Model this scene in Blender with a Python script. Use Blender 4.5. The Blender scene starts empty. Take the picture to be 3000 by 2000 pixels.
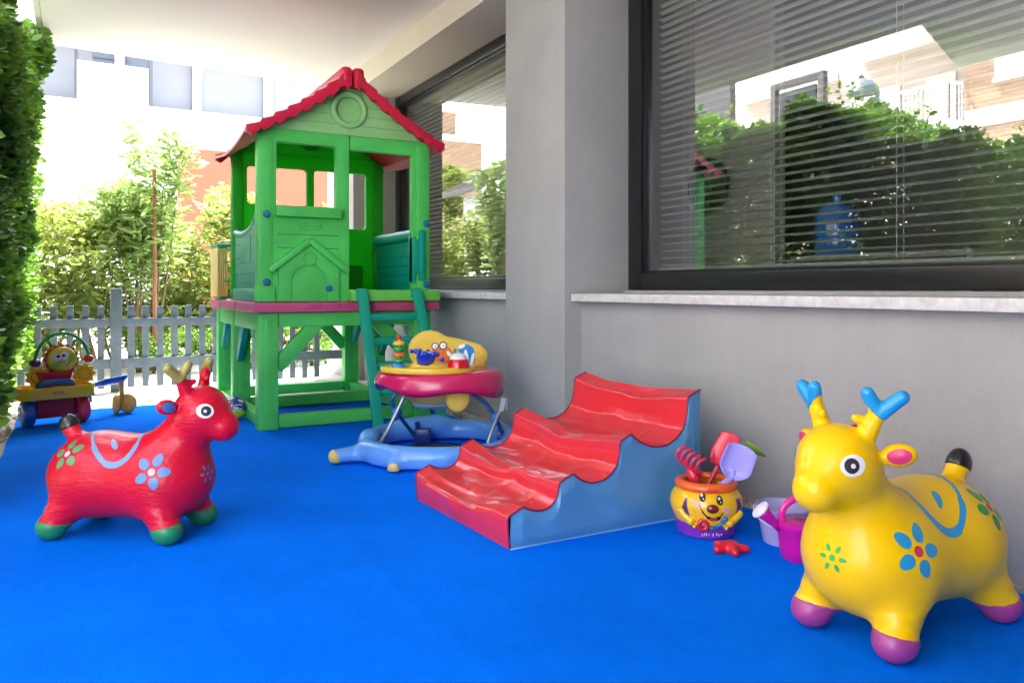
import bpy, bmesh, math, random
import numpy as np
from mathutils import Vector, Matrix
from mathutils.bvhtree import BVHTree

# ------------------------------------------------------------------ camera, sky, sun
K = 0.8                      # everything is modelled with the camera at height 1 and scaled to metres at the end
F = 2282.0; TH = math.atan(1270 / F); SN, CS = math.sin(TH), math.cos(TH)
sc = bpy.context.scene
cam_d = bpy.data.cameras.new('camera'); cam = bpy.data.objects.new('camera', cam_d)
sc.collection.objects.link(cam); sc.camera = cam
cam.location = (0, 0, 1 * K); cam.rotation_euler = (math.pi / 2, 0, -TH)
cam_d.sensor_width = 36; cam_d.lens = F / 3000 * 36; cam_d.shift_y = -155 / 3000
cam_d.clip_start = 0.05; cam_d.clip_end = 600
w = bpy.data.worlds.new('World'); sc.world = w; w.use_nodes = True
SUN_EL, SUN_AZ = math.radians(61), math.atan2(0.56, 0.83)     # azimuth measured from +Y towards +X
nt = w.node_tree; nt.nodes.clear()
sky = nt.nodes.new('ShaderNodeTexSky'); sky.sky_type = 'NISHITA'; sky.sun_disc = False
sky.sun_elevation = SUN_EL; sky.sun_rotation = SUN_AZ; sky.air_density = 1.0; sky.dust_density = 2.0
bg = nt.nodes.new('ShaderNodeBackground'); bg.inputs[1].default_value = 0.15
wo = nt.nodes.new('ShaderNodeOutputWorld')
hs = nt.nodes.new('ShaderNodeHueSaturation'); hs.inputs['Saturation'].default_value = .55; nt.links.new(sky.outputs[0], hs.inputs['Color']); nt.links.new(hs.outputs[0], bg.inputs[0]); nt.links.new(bg.outputs[0], wo.inputs[0])
sl = bpy.data.lights.new('sun', 'SUN'); sl.energy = 2.2; sl.angle = math.radians(0.5); sl.color = (1, .95, .87)
so = bpy.data.objects.new('sun', sl); sc.collection.objects.link(so)
sd = Vector((math.sin(SUN_AZ) * math.cos(SUN_EL), math.cos(SUN_AZ) * math.cos(SUN_EL), math.sin(SUN_EL)))
so.rotation_euler = sd.to_track_quat('Z', 'Y').to_euler()
sc.view_settings.view_transform = 'Standard'; sc.view_settings.look = 'None'; sc.view_settings.gamma = 1
sc.view_settings.exposure = 3.8
sc.render.engine = 'CYCLES'
sc.cycles.use_denoising = True
sc.cycles.max_bounces = 10; sc.cycles.diffuse_bounces = 6; sc.cycles.glossy_bounces = 4
sc.cycles.transparent_max_bounces = 24; sc.cycles.caustics_reflective = False; sc.cycles.caustics_refractive = False
sc.cycles.sample_clamp_indirect = 6

rnd = random.Random(7)
def at(px, py, z=None, X=None, Y=None, d=None):
    """world point seen at photo pixel (3000 px wide) at a known height / plane / depth"""
    a = (px - 1500) / F; b = (845 - py) / F
    dx, dy = SN + a * CS, CS - a * SN
    if z is not None and abs(b) > 1e-6: d = (z - 1) / b
    elif X is not None: d = X / dx
    elif Y is not None: d = Y / dy
    return Vector((d * dx, d * dy, 1 + b * d))

# ------------------------------------------------------------------ materials
MATS = {}
def mat(name, col, rough=.5, coat=0., bump=0., bscale=40., var=0., vscale=3., metal=0., trans=0., spec=.5, sheen=0., rvar=0., hue2=None):
    if name in MATS: return MATS[name]
    m = bpy.data.materials.new(name); m.use_nodes = True
    n = m.node_tree.nodes; l = m.node_tree.links; p = n['Principled BSDF']
    p.inputs['Base Color'].default_value = (*col, 1); p.inputs['Roughness'].default_value = rough
    p.inputs['Metallic'].default_value = metal; p.inputs['Specular IOR Level'].default_value = spec
    p.inputs['Coat Weight'].default_value = coat; p.inputs['Coat Roughness'].default_value = .08
    if sheen: p.inputs['Sheen Weight'].default_value = sheen
    tc = n.new('ShaderNodeTexCoord')
    if var or hue2:
        nz = n.new('ShaderNodeTexNoise'); nz.inputs['Scale'].default_value = vscale; nz.inputs['Detail'].default_value = 5
        nz.inputs['Roughness'].default_value = .65
        mx = n.new('ShaderNodeMix'); mx.data_type = 'RGBA'
        c2 = hue2 if hue2 else tuple(min(1, c * (1 + var)) for c in col)
        c1 = tuple(c * (1 - var) for c in col)
        mx.inputs[6].default_value = (*c1, 1); mx.inputs[7].default_value = (*c2, 1)
        rp = n.new('ShaderNodeMapRange'); rp.inputs[1].default_value = .3; rp.inputs[2].default_value = .7
        l.new(tc.outputs['Object'], nz.inputs['Vector']); l.new(nz.outputs['Fac'], rp.inputs[0])
        l.new(rp.outputs[0], mx.inputs[0]); l.new(mx.outputs[2], p.inputs['Base Color'])
        if rvar:
            r2 = n.new('ShaderNodeMapRange'); r2.inputs[3].default_value = max(.02, rough - rvar); r2.inputs[4].default_value = rough + rvar
            l.new(nz.outputs['Fac'], r2.inputs[0]); l.new(r2.outputs[0], p.inputs['Roughness'])
    if bump:
        nb = n.new('ShaderNodeTexNoise'); nb.inputs['Scale'].default_value = bscale; nb.inputs['Detail'].default_value = 4
        bp = n.new('ShaderNodeBump'); bp.inputs['Strength'].default_value = min(1, bump); bp.inputs['Distance'].default_value = .01
        l.new(tc.outputs['Object'], nb.inputs['Vector']); l.new(nb.outputs['Fac'], bp.inputs['Height'])
        l.new(bp.outputs[0], p.inputs['Normal'])
    if trans:
        t = n.new('ShaderNodeBsdfTranslucent'); t.inputs[0].default_value = (*col, 1)
        if var or hue2: l.new(mx.outputs[2], t.inputs[0])
        ms = n.new('ShaderNodeMixShader'); ms.inputs[0].default_value = trans
        l.new(p.outputs[0], ms.inputs[1]); l.new(t.outputs[0], ms.inputs[2])
        l.new(ms.outputs[0], n['Material Output'].inputs[0])
    MATS[name] = m
    return m

def glass_mat(name, boost, tint=(1, 1, 1)):
    m = bpy.data.materials.new(name); m.use_nodes = True
    n = m.node_tree.nodes; l = m.node_tree.links; n.remove(n['Principled BSDF'])
    tr = n.new('ShaderNodeBsdfTransparent'); tr.inputs[0].default_value = (*tint, 1)
    gl = n.new('ShaderNodeBsdfGlossy'); gl.inputs['Roughness'].default_value = 0.0; gl.inputs[0].default_value = (.95, .98, 1, 1)
    fr = n.new('ShaderNodeFresnel'); fr.inputs[0].default_value = 1.5
    mp = n.new('ShaderNodeMapRange'); mp.inputs[1].default_value = 0; mp.inputs[2].default_value = 1
    mp.inputs[3].default_value = boost; mp.inputs[4].default_value = 1.0
    ms = n.new('ShaderNodeMixShader')
    l.new(fr.outputs[0], mp.inputs[0]); l.new(mp.outputs[0], ms.inputs[0])
    l.new(tr.outputs[0], ms.inputs[1]); l.new(gl.outputs[0], ms.inputs[2]); l.new(ms.outputs[0], n['Material Output'].inputs[0])
    return m

# ------------------------------------------------------------------ object helpers
def link(o, parent=None):
    sc.collection.objects.link(o)
    if parent: o.parent = parent
    return o
def root(name, label, cat, loc=(0, 0, 0), rz=0, group=None):
    o = bpy.data.objects.new(name, None); link(o); o.location = loc; o.rotation_euler = (0, 0, rz)
    o['label'] = label; o['category'] = cat; o.empty_display_size = .1
    if group: o['group'] = group
    return o
def tag(o, label, cat, group=None, kind=None):
    if label: o['label'] = label
    if cat: o['category'] = cat
    if group: o['group'] = group
    if kind: o['kind'] = kind
    return o
def mesh_obj(name, verts, faces, m, parent=None, smooth=False, label=None):
    me = bpy.data.meshes.new(name); me.from_pydata([tuple(v) for v in verts], [], [tuple(f) for f in faces])
    me.materials.append(m)
    if smooth: me.shade_smooth()
    me.update(); o = bpy.data.objects.new(name, me); link(o, parent)
    if label: o['label'] = label
    return o
def bm_obj(name, bm, m, parent=None, smooth=None, label=None):
    me = bpy.data.meshes.new(name); bm.normal_update(); bm.to_mesh(me); bm.free()
    for mm in (m if isinstance(m, (list, tuple)) else [m]): me.materials.append(mm)
    if smooth is None or smooth is True: me.shade_smooth()
    if smooth is None:
        try: me.set_sharp_from_angle(angle=math.radians(38))
        except Exception: pass
    o = bpy.data.objects.new(name, me); link(o, parent)
    if label: o['label'] = label
    return o
def box(bm, x0, x1, y0, y1, z0, z1, bev=0., M=None, seg=2):
    r = bmesh.ops.create_cube(bm, size=1)
    vs = r['verts']
    bmesh.ops.transform(bm, matrix=Matrix.Translation(((x0 + x1) / 2, (y0 + y1) / 2, (z0 + z1) / 2)) @ Matrix.Diagonal((abs(x1 - x0), abs(y1 - y0), abs(z1 - z0), 1)), verts=vs)
    if bev:
        es = list({e for v in vs for e in v.link_edges})
        b = min(bev, .45 * min(abs(x1 - x0), abs(y1 - y0), abs(z1 - z0)))
        rr = bmesh.ops.bevel(bm, geom=es, offset=b, segments=seg, affect='EDGES', profile=.6)
        vs = list({v for f in rr['faces'] for v in f.verts})
    if M is not None: bmesh.ops.transform(bm, matrix=M, verts=vs)
    return vs
def beam(bm, a, b, w, h, bev=.008, up=Vector((0, 0, 1))):
    """rectangular bar from a to b; w across, h along 'up'"""
    a, b = Vector(a), Vector(b); d = b - a; L = d.length; d.normalize()
    s = d.cross(up).normalized(); u = s.cross(d)
    M = Matrix(((s.x, d.x, u.x, (a.x + b.x) / 2), (s.y, d.y, u.y, (a.y + b.y) / 2), (s.z, d.z, u.z, (a.z + b.z) / 2), (0, 0, 0, 1)))
    box(bm, -w / 2, w / 2, -L / 2, L / 2, -h / 2, h / 2, bev, M)
def boxes(name, lst, m, parent=None, bev=0., label=None):
    bm = bmesh.new()
    for b in lst: box(bm, *b, bev=bev)
    return bm_obj(name, bm, m, parent, label=label)
def tube(bm, pts, r, seg=12, closed=False, caps=True):
    pts = [Vector(p) for p in pts]; n = len(pts)
    rr = r if isinstance(r, (list, tuple)) else [r] * n
    rings = []; up = None
    for i, p in enumerate(pts):
        if closed: t = pts[(i + 1) % n] - pts[i - 1]
        else: t = pts[min(i + 1, n - 1)] - pts[max(i - 1, 0)]
        t.normalize()
        if up is None: up = t.orthogonal().normalized()
        up = (up - t * up.dot(t))
        if up.length < 1e-6: up = t.orthogonal()
        up.normalize(); s = t.cross(up)
        q = rr[i]; q = q if isinstance(q, tuple) else (q, q)
        rings.append([bm.verts.new(p + up * math.cos(k / seg * 2 * math.pi) * q[0] + s * math.sin(k / seg * 2 * math.pi) * q[1]) for k in range(seg)])
    m = n if closed else n - 1
    for i in range(m):
        A, B = rings[i], rings[(i + 1) % n]
        for k in range(seg): bm.faces.new((A[k], A[(k + 1) % seg], B[(k + 1) % seg], B[k]))
    if caps and not closed:
        bm.faces.new(rings[0][::-1]); bm.faces.new(rings[-1])
def smooth_path(pts, n=8, closed=False):
    P = [Vector(p) for p in pts]; out = []; N = len(P)
    for i in range(N if closed else N - 1):
        p0 = P[(i - 1) % N] if closed or i > 0 else P[0]; p1 = P[i]; p2 = P[(i + 1) % N]
        p3 = P[(i + 2) % N] if closed or i + 2 < N else P[-1]
        for k in range(n):
            t = k / n
            out.append(.5 * ((2 * p1) + (p2 - p0) * t + (2 * p0 - 5 * p1 + 4 * p2 - p3) * t * t + (3 * p1 - p0 - 3 * p2 + p3) * t ** 3))
    if not closed: out.append(P[-1])
    return out
def lathe(bm, prof, c=(0, 0, 0), seg=32, M=None, sy=1.):
    rings = []; vs = []
    for r, z in prof:
        if r < 1e-5: ring = [bm.verts.new((c[0], c[1], c[2] + z))]
        else: ring = [bm.verts.new((c[0] + r * math.cos(k / seg * 2 * math.pi), c[1] + sy * r * math.sin(k / seg * 2 * math.pi), c[2] + z)) for k in range(seg)]
        rings.append(ring); vs += ring
    for A, B in zip(rings, rings[1:]):
        for k in range(seg):
            k2 = (k + 1) % seg
            if len(A) == 1 and len(B) == 1: continue
            if len(A) == 1: bm.faces.new((A[0], B[k], B[k2])[::-1])
            elif len(B) == 1: bm.faces.new((A[k], A[k2], B[0]))
            else: bm.faces.new((A[k], A[k2], B[k2], B[k]))
    if M is not None: bmesh.ops.transform(bm, matrix=M, verts=vs)
    return vs
def ball_bm(bm, c, r, seg=20, M=None):
    r = r if isinstance(r, (tuple, list)) else (r, r, r)
    q = bmesh.ops.create_uvsphere(bm, u_segments=seg, v_segments=max(8, seg // 2), radius=1)
    mm = Matrix.Translation(c) @ Matrix.Diagonal((*r, 1))
    bmesh.ops.transform(bm, matrix=(M @ mm) if M is not None else mm, verts=q['verts'])
def plate(bm, outer, holes, t, M, bev=.006, seg=2):
    """flat plate in local xy (thickness along z, centred), with holes, softened rims"""
    b2 = bmesh.new(); es = []
    for loop in [outer] + list(holes):
        vs = [b2.verts.new((p[0], p[1], 0)) for p in loop]
        es += [b2.edges.new((vs[i], vs[(i + 1) % len(vs)])) for i in range(len(vs))]
    bmesh.ops.triangle_fill(b2, use_beauty=True, use_dissolve=False, edges=es)
    bmesh.ops.dissolve_limit(b2, angle_limit=.01, verts=b2.verts[:], edges=b2.edges[:]) if not holes else None
    fs = b2.faces[:]
    for f in fs:
        if f.normal.z < 0: f.normal_flip()
    b2.normal_update()
    r = bmesh.ops.extrude_face_region(b2, geom=fs)
    bmesh.ops.translate(b2, vec=(0, 0, t), verts=[v for v in r['geom'] if isinstance(v, bmesh.types.BMVert)])
    for f in fs: f.normal_flip() if f.is_valid else None
    bmesh.ops.translate(b2, vec=(0, 0, -t / 2), verts=b2.verts[:])
    bmesh.ops.recalc_face_normals(b2, faces=b2.faces[:])
    if bev:
        se = [e for e in b2.edges if len(e.link_faces) == 2 and e.calc_face_angle(0) > 1.0]
        bmesh.ops.bevel(b2, geom=se, offset=bev, segments=seg, affect='EDGES', profile=.6, clamp_overlap=True)
    bmesh.ops.transform(b2, matrix=M, verts=b2.verts[:])
    me = bpy.data.meshes.new('tmp'); b2.to_mesh(me); b2.free(); bm.from_mesh(me); bpy.data.meshes.remove(me)
def rrect(x0, x1, y0, y1, r=.02, n=4):
    o = []
    for cx, cy, a0 in ((x1 - r, y1 - r, 0), (x0 + r, y1 - r, 90), (x0 + r, y0 + r, 180), (x1 - r, y0 + r, 270)):
        for k in range(n + 1):
            a = math.radians(a0 + 90 * k / n); o.append((cx + r * math.cos(a), cy + r * math.sin(a)))
    return o
def circ(cx, cy, r, n=24, ry=None): return [(cx + r * math.cos(k / n * 2 * math.pi), cy + (ry or r) * math.sin(k / n * 2 * math.pi)) for k in range(n)]
def MXZ(y, x=0, z=0):   # local (x,y,z) -> world x, depth -y, height: plate standing in a wall facing -Y
    return Matrix(((1, 0, 0, x), (0, 0, -1, y), (0, 1, 0, z), (0, 0, 0, 1)))
def MYZ(x, y=0, z=0):   # plate in a wall facing -X: local x -> world y, local y -> world z
    return Matrix(((0, 0, -1, x), (1, 0, 0, y), (0, 1, 0, z), (0, 0, 0, 1)))

# implicit surfaces -> mesh (surface nets)
def ell(P, c, r, R=None):
    p = P - np.array(c)
    if R is not None: p = p @ np.array(R)
    r = np.array(r); k0 = np.linalg.norm(p / r, axis=-1); k1 = np.linalg.norm(p / (r * r), axis=-1)
    return k0 * (k0 - 1) / np.maximum(k1, 1e-9)
def cap(P, a, b, r1, r2=None):
    r2 = r1 if r2 is None else r2; a = np.array(a, float); b = np.array(b, float); ba = b - a; pa = P - a
    h = np.clip((pa @ ba) / (ba @ ba), 0, 1)
    return np.linalg.norm(pa - h[..., None] * ba, axis=-1) - (r1 + (r2 - r1) * h)
def smin(a, b, k):
    h = np.clip(.5 + .5 * (b - a) / k, 0, 1); return b + (a - b) * h - k * h * (1 - h)
def iso(f, lo, hi, h):
    lo = np.array(lo, float); hi = np.array(hi, float); n = np.ceil((hi - lo) / h).astype(int) + 1
    g = np.stack(np.meshgrid(*[lo[i] + h * np.arange(n[i]) for i in range(3)], indexing='ij'), -1)
    v = f(g); ins = v < 0
    acc = np.zeros(tuple(n - 1) + (3,)); cnt = np.zeros(tuple(n - 1))
    quads = []
    cells = {}
    for ax in range(3):
        sl0 = [slice(None)] * 3; sl1 = [slice(None)] * 3; sl0[ax] = slice(0, -1); sl1[ax] = slice(1, None)
        v0, v1 = v[tuple(sl0)], v[tuple(sl1)]; cr = (v0 < 0) != (v1 < 0)
        idx = np.argwhere(cr); t = v0[cr] / (v0[cr] - v1[cr])
        pt = g[tuple(sl0)][cr].copy(); pt[:, ax] += t * h
        o1, o2 = (ax + 1) % 3, (ax + 2) % 3; quad = []
        for d1, d2 in ((-1, -1), (0, -1), (0, 0), (-1, 0)):
            c = idx.copy(); c[:, o1] += d1; c[:, o2] += d2
            ok = np.all((c >= 0) & (c < n - 1), axis=1)
            np.add.at(acc, tuple(c[ok].T), pt[ok]); np.add.at(cnt, tuple(c[ok].T), 1); quad.append(c)
        quads.append((quad, (v0[cr] < 0)))
    act = cnt > 0; ids = -np.ones(cnt.shape, int); ids[act] = np.arange(act.sum())
    V = acc[act] / cnt[act][:, None]; Fs = []
    for quad, s in quads:
        q = []
        okk = np.ones(len(s), bool)
        for c in quad: okk &= np.all((c >= 0) & (c < n - 1), axis=1)
        for c in quad:
            cc = np.clip(c, 0, np.array(cnt.shape) - 1); q.append(ids[tuple(cc.T)])
        q = np.stack(q, 1); q[~s] = q[~s][:, ::-1]; Fs.append(q[okk])
    return V, np.concatenate(Fs)
def iso_obj(name, f, lo, hi, h, m, parent=None, label=None, relax=2):
    V, Q = iso(f, lo, hi, h)
    if relax:
        for _ in range(relax):
            s = np.zeros_like(V); c = np.zeros(len(V))
            for a, b in ((0, 1), (1, 2), (2, 3), (3, 0)):
                np.add.at(s, Q[:, a], V[Q[:, b]]); np.add.at(s, Q[:, b], V[Q[:, a]])
                np.add.at(c, Q[:, a], 1); np.add.at(c, Q[:, b], 1)
            V = V * .5 + .5 * s / np.maximum(c, 1)[:, None]
    o = mesh_obj(name, V.tolist(), Q.tolist(), m, parent, smooth=True, label=label)
    return o, V, Q
def bvh_of(V, Q): return BVHTree.FromPolygons([Vector(v) for v in V], [tuple(int(i) for i in q) for q in Q])

def decal(name, polys, frame, bvh, m, parent, off=.0012, far=1.0):
    """polys: list of (verts2d, faces) laid on a surface by casting along frame z; frame: Matrix (x,y axes of print, -z cast direction)"""
    V, Fc = [], []
    dirv = -(frame.to_3x3() @ Vector((0, 0, 1))).normalized()
    for vs, fs in polys:
        base = len(V); good = []
        for p in vs:
            o = frame @ Vector((p[0], p[1], far)); h = bvh.ray_cast(o, dirv)
            if h[0] is None: good.append(False); V.append(o + dirv * far)
            else: good.append(True); nn = h[1] if h[1].dot(dirv) < 0 else -h[1]; V.append(h[0] + nn * off)
        for f in fs:
            if all(good[i] for i in f): Fc.append([base + i for i in f])
    return mesh_obj(name, V, Fc, m, parent, smooth=True)
def disc2(cx, cy, rx, ry=None, ang=0, n=20, rings=4, pinch=0.):
    ry = ry or rx; vs = [(cx, cy)]; fs = []; ca, sa = math.cos(ang), math.sin(ang)
    for k in range(1, rings + 1):
        for i in range(n):
            t = i / n * 2 * math.pi; x = rx * math.cos(t) * k / rings; y = ry * math.sin(t) * k / rings
            y *= (1 - pinch * (0.5 - .5 * math.cos(t)))
            vs.append((cx + x * ca - y * sa, cy + x * sa + y * ca))
    for i in range(n): fs.append((0, 1 + i, 1 + (i + 1) % n))
    for k in range(rings - 1):
        for i in range(n):
            a = 1 + k * n + i; b = 1 + k * n + (i + 1) % n; fs.append((a, a + n, b + n, b))
    return vs, fs
def ring2(cx, cy, r0, r1, n=28, ry=1.):
    vs = [(cx + r * math.cos(i / n * 6.28318), cy + ry * r * math.sin(i / n * 6.28318)) for r in (r0, (r0 + r1) / 2, r1) for i in range(n)]
    fs = [(k * n + i, (k + 1) * n + i, (k + 1) * n + (i + 1) % n, k * n + (i + 1) % n) for k in range(2) for i in range(n)]
    return vs, fs
def strip2(pts, w, n=6, closed=False):
    P = smooth_path([(p[0], p[1], 0) for p in pts], n, closed); N = len(P); vs, fs = [], []
    ws = w if isinstance(w, (list, tuple)) else None
    for i, p in enumerate(P):
        t = (P[(i + 1) % N] - P[i - 1]) if closed else P[min(i + 1, N - 1)] - P[max(i - 1, 0)]
        t.normalize(); nr = Vector((-t.y, t.x, 0))
        ww = w if ws is None else ws[min(int(i / max(1, N - 1) * (len(ws) - 1)), len(ws) - 1)]
        for s in (-1, 0, 1): vs.append((p.x + nr.x * s * ww / 2, p.y + nr.y * s * ww / 2))
    for i in range(N if closed else N - 1):
        j = (i + 1) % N
        for s in (0, 1): fs.append((3 * i + s, 3 * j + s, 3 * j + s + 1, 3 * i + s + 1))
    return vs, fs
def frame_from(o, d, up=(0, 0, 1)):
    z = -Vector(d).normalized(); x = Vector(up).cross(z).normalized(); y = z.cross(x)
    return Matrix(((x.x, y.x, z.x, o[0]), (x.y, y.y, z.y, o[1]), (x.z, y.z, z.z, o[2]), (0, 0, 0, 1)))
def fit_print(polys, sx=1, sy=1): return polys

def leaves_mesh(name, pos, size, m, parent=None, seed=1, flat=.4, aspect=.5, nrm=None):
    """many folded leaf-shaped faces at pos (n,3)"""
    r = np.random.default_rng(seed); n = len(pos)
    a = r.normal(size=(n, 3)); a[:, 2] = a[:, 2] * flat + .15
    if nrm is not None: a = a * .8 + nrm * .5
    a /= np.linalg.norm(a, axis=1)[:, None]
    u = r.normal(size=(n, 3));
    if nrm is not None: u += nrm * 1.0
    u[:, 2] += .6
    b = np.cross(a, u); b /= np.maximum(np.linalg.norm(b, axis=1), 1e-6)[:, None]; c = np.cross(a, b)
    s = size * r.uniform(.6, 1.3, n)[:, None]
    L = a * s; W = b * s * aspect * .5; H = c * s * .10
    V = np.stack([pos, pos + L * .3 + W * .85 + H, pos + L * .7 + W * .75 + H, pos + L * 1.0, pos + L * .7 - W * .75 + H, pos + L * .3 - W * .85 + H, pos + L * .5 - H * .2], 1).reshape(-1, 3)
    i = np.arange(n)[:, None] * 7
    Fq = np.concatenate([i + np.array([[0, 1, 6, 5]]), i + np.array([[1, 2, 3, 6]]), i + np.array([[6, 3, 4, 5]])], 0)
    me = bpy.data.meshes.new(name); me.vertices.add(len(V)); me.vertices.foreach_set('co', V.ravel())
    nf = len(Fq); me.loops.add(nf * 4); me.loops.foreach_set('vertex_index', Fq.ravel().astype(np.int32))
    me.polygons.add(nf); me.polygons.foreach_set('loop_start', (np.arange(nf) * 4).astype(np.int32)); me.polygons.foreach_set('loop_total', np.full(nf, 4, np.int32))
    me.update(calc_edges=True); me.validate(); me.materials.append(m)
    o = bpy.data.objects.new(name, me); link(o, parent); return o

# ------------------------------------------------------------------ palette
m_carpet = mat('blue_carpet', (.0, .165, .88), .95, bump=.32, bscale=280, var=.16, vscale=1.1, spec=.03)
m_gravel = mat('pale_gravel', (.42, .38, .33), .95, bump=1, bscale=60, var=.35, vscale=30)
m_ground = mat('pale_paving', (.55, .53, .5), .9, bump=.3, bscale=20, var=.12, vscale=2)
m_wall = mat('grey_render', (.375, .368, .355), .9, bump=.35, bscale=170, var=.075, vscale=2.1)
def add_stains(m, amt):      # faint vertical drip marks and blotches in the paint itself
    n = m.node_tree.nodes; l = m.node_tree.links; p = n['Principled BSDF']; src = p.inputs['Base Color'].links[0].from_socket
    tc = n.new('ShaderNodeTexCoord'); mp = n.new('ShaderNodeMapping'); mp.inputs['Scale'].default_value = (9, 9, .7)
    a = n.new('ShaderNodeTexNoise'); a.inputs['Scale'].default_value = 1.6; a.inputs['Detail'].default_value = 6; a.inputs['Roughness'].default_value = .7
    b = n.new('ShaderNodeTexNoise'); b.inputs['Scale'].default_value = 55; b.inputs['Detail'].default_value = 3
    r1 = n.new('ShaderNodeMapRange'); r1.inputs[1].default_value = .48; r1.inputs[2].default_value = .72; r1.inputs[3].default_value = 1; r1.inputs[4].default_value = 1 - amt
    r2 = n.new('ShaderNodeMapRange'); r2.inputs[1].default_value = .69; r2.inputs[2].default_value = .74; r2.inputs[3].default_value = 1; r2.inputs[4].default_value = .85
    mu = n.new('ShaderNodeMath'); mu.operation = 'MULTIPLY'; mx = n.new('ShaderNodeVectorMath'); mx.operation = 'SCALE'
    l.new(tc.outputs['Object'], mp.inputs[0]); l.new(mp.outputs[0], a.inputs[0]); l.new(tc.outputs['Object'], b.inputs[0])
    l.new(a.outputs[0], r1.inputs[0]); l.new(b.outputs[0], r2.inputs[0]); l.new(r1.outputs[0], mu.inputs[0]); l.new(r2.outputs[0], mu.inputs[1])
    l.new(src, mx.inputs[0]); l.new(mu.outputs[0], mx.inputs['Scale']); l.new(mx.outputs[0], p.inputs['Base Color'])
add_stains(m_wall, .035); add_stains(m_carpet, .05)
m_ceil = mat('white_ceiling_paint', (.80, .77, .745), .9, bump=.1, bscale=60, var=.03, vscale=1.2)
m_beam = mat('cream_beam_paint', (.62, .58, .47), .9, bump=.2, bscale=90, var=.04)
m_sill = mat('marble_sill', (.62, .60, .58), .45, var=.18, vscale=30, bump=.1, bscale=30)
m_frame = mat('black_aluminium', (.012, .012, .014), .3, spec=.5)
m_slat = mat('blind_slat_white', (.76, .77, .74), .45)
m_cord = mat('cord_white', (.7, .7, .68), .7)
m_room = mat('room_wall_beige', (.5, .46, .40), .9)
m_wood = mat('weathered_fence_wood', (.14, .18, .235), .8, bump=.5, bscale=25, var=.25, vscale=6)
m_leaf = mat('hedge_leaf', (.065, .23, .025), .38, var=.5, vscale=2.6, trans=.45, hue2=(.24, .44, .04))
m_leaf2 = mat('bush_leaf', (.15, .26, .045), .5, var=.4, vscale=1.8, trans=.5, hue2=(.42, .48, .10))
m_leaf3 = mat('oleander_leaf', (.30, .42, .12), .5, var=.3, vscale=2, trans=.4)
m_bark = mat('bark', (.20, .13, .08), .9, bump=.8, bscale=30, var=.3, vscale=10)
m_white = mat('white_facade', (.80, .79, .76), .9, bump=.1, bscale=20, var=.03)
m_orange = mat('orange_render', (.58, .085, .045), .9, var=.05)
m_panel = mat('grey_shutter', (.15, .155, .17), .7, var=.05)
m_dark = mat('dark_metal', (.04, .045, .05), .5)
m_glassd = mat('dark_window_glass', (.05, .06, .08), .1)
m_soil = mat('soil', (.16, .12, .08), .95, bump=.6, bscale=40, var=.3, vscale=8)

def brick_mat():
    m = bpy.data.materials.new('ochre_brick'); m.use_nodes = True; n = m.node_tree.nodes; l = m.node_tree.links; p = n['Principled BSDF']
    tc = n.new('ShaderNodeTexCoord'); mp = n.new('ShaderNodeMapping'); mp.inputs['Rotation'].default_value = (math.pi / 2, 0, math.pi / 2)
    sx = n.new('ShaderNodeSeparateXYZ'); cx = n.new('ShaderNodeCombineXYZ'); ad = n.new('ShaderNodeMath'); ad.operation = 'ADD'
    l.new(tc.outputs['Object'], sx.inputs[0]); l.new(sx.outputs[0], ad.inputs[0]); l.new(sx.outputs[1], ad.inputs[1])
    l.new(ad.outputs[0], cx.inputs[0]); l.new(sx.outputs[2], cx.inputs[1])
    b = n.new('ShaderNodeTexBrick'); b.inputs['Scale'].default_value = 1; b.inputs['Brick Width'].default_value = .28; b.inputs['Row Height'].default_value = .085
    b.inputs['Mortar Size'].default_value = .008; b.inputs['Color1'].default_value = (.42, .25, .14, 1); b.inputs['Color2'].default_value = (.34, .2, .11, 1)
    b.inputs['Mortar'].default_value = (.45, .38, .3, 1); l.new(cx.outputs[0], b.inputs[0]); l.new(b.outputs[0], p.inputs['Base Color'])
    p.inputs['Roughness'].default_value = .9; return m
m_brick = brick_mat()
m_pane = glass_mat('window_glass', .25, (.9, .95, .93))

# ------------------------------------------------------------------ ground
g = mesh_obj('ground', [(-150, -150, 0), (150, -150, 0), (150, 150, 0), (-150, 150, 0)], [(0, 1, 2, 3)], m_ground); tag(g, None, None, kind='structure')
bm = bmesh.new(); nx, ny = 110, 300
# carpet with slightly wavy pile surface
xs = [-.405 + (i / nx) * 1.0 for i in range(nx + 1)]
def carpet_right(y): return 2.74 - .035 * y
vg = []
for j in range(ny + 1):
    y = -.6 + 7.9 * j / ny
    row = []
    for i in range(nx + 1):
        x = -.405 + (carpet_right(y) + .405) * i / nx
        z = .008 + .0015 * math.sin(x * 5.1 + y * 2.3) * math.sin(y * 3.1) + .0035 * math.exp(-((y - 3.05 - .10 * x + .03 * math.sin(3 * x)) / .035) ** 2) * max(0, math.sin(x * 1.1 + .3)) + .003 * math.exp(-((y - 4.95 - .06 * x) / .03) ** 2) + .0025 * math.exp(-((x - .95 - .03 * math.sin(y * 2)) / .03) ** 2)
        if i in (0, nx) or j in (0, ny): z = .006
        row.append(bm.verts.new((x + (.006 * math.sin(y * 7) if i == 0 else 0), y + (.008 * math.sin(x * 4) if j == ny else 0), z)))
    vg.append(row)
for j in range(ny):
    for i in range(nx): bm.faces.new((vg[j][i], vg[j][i + 1], vg[j + 1][i + 1], vg[j + 1][i]))
cp = bm_obj('carpet', bm, m_carpet, smooth=True); tag(cp, None, None, kind='structure')
gs = mesh_obj('gravel_strip', [(-3.2, -1, .003), (-.3, -1, .003), (-.3, 8.0, .003), (-3.2, 8.0, .003)], [(0, 1, 2, 3)], m_gravel); tag(gs, None, None, kind='structure')
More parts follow.
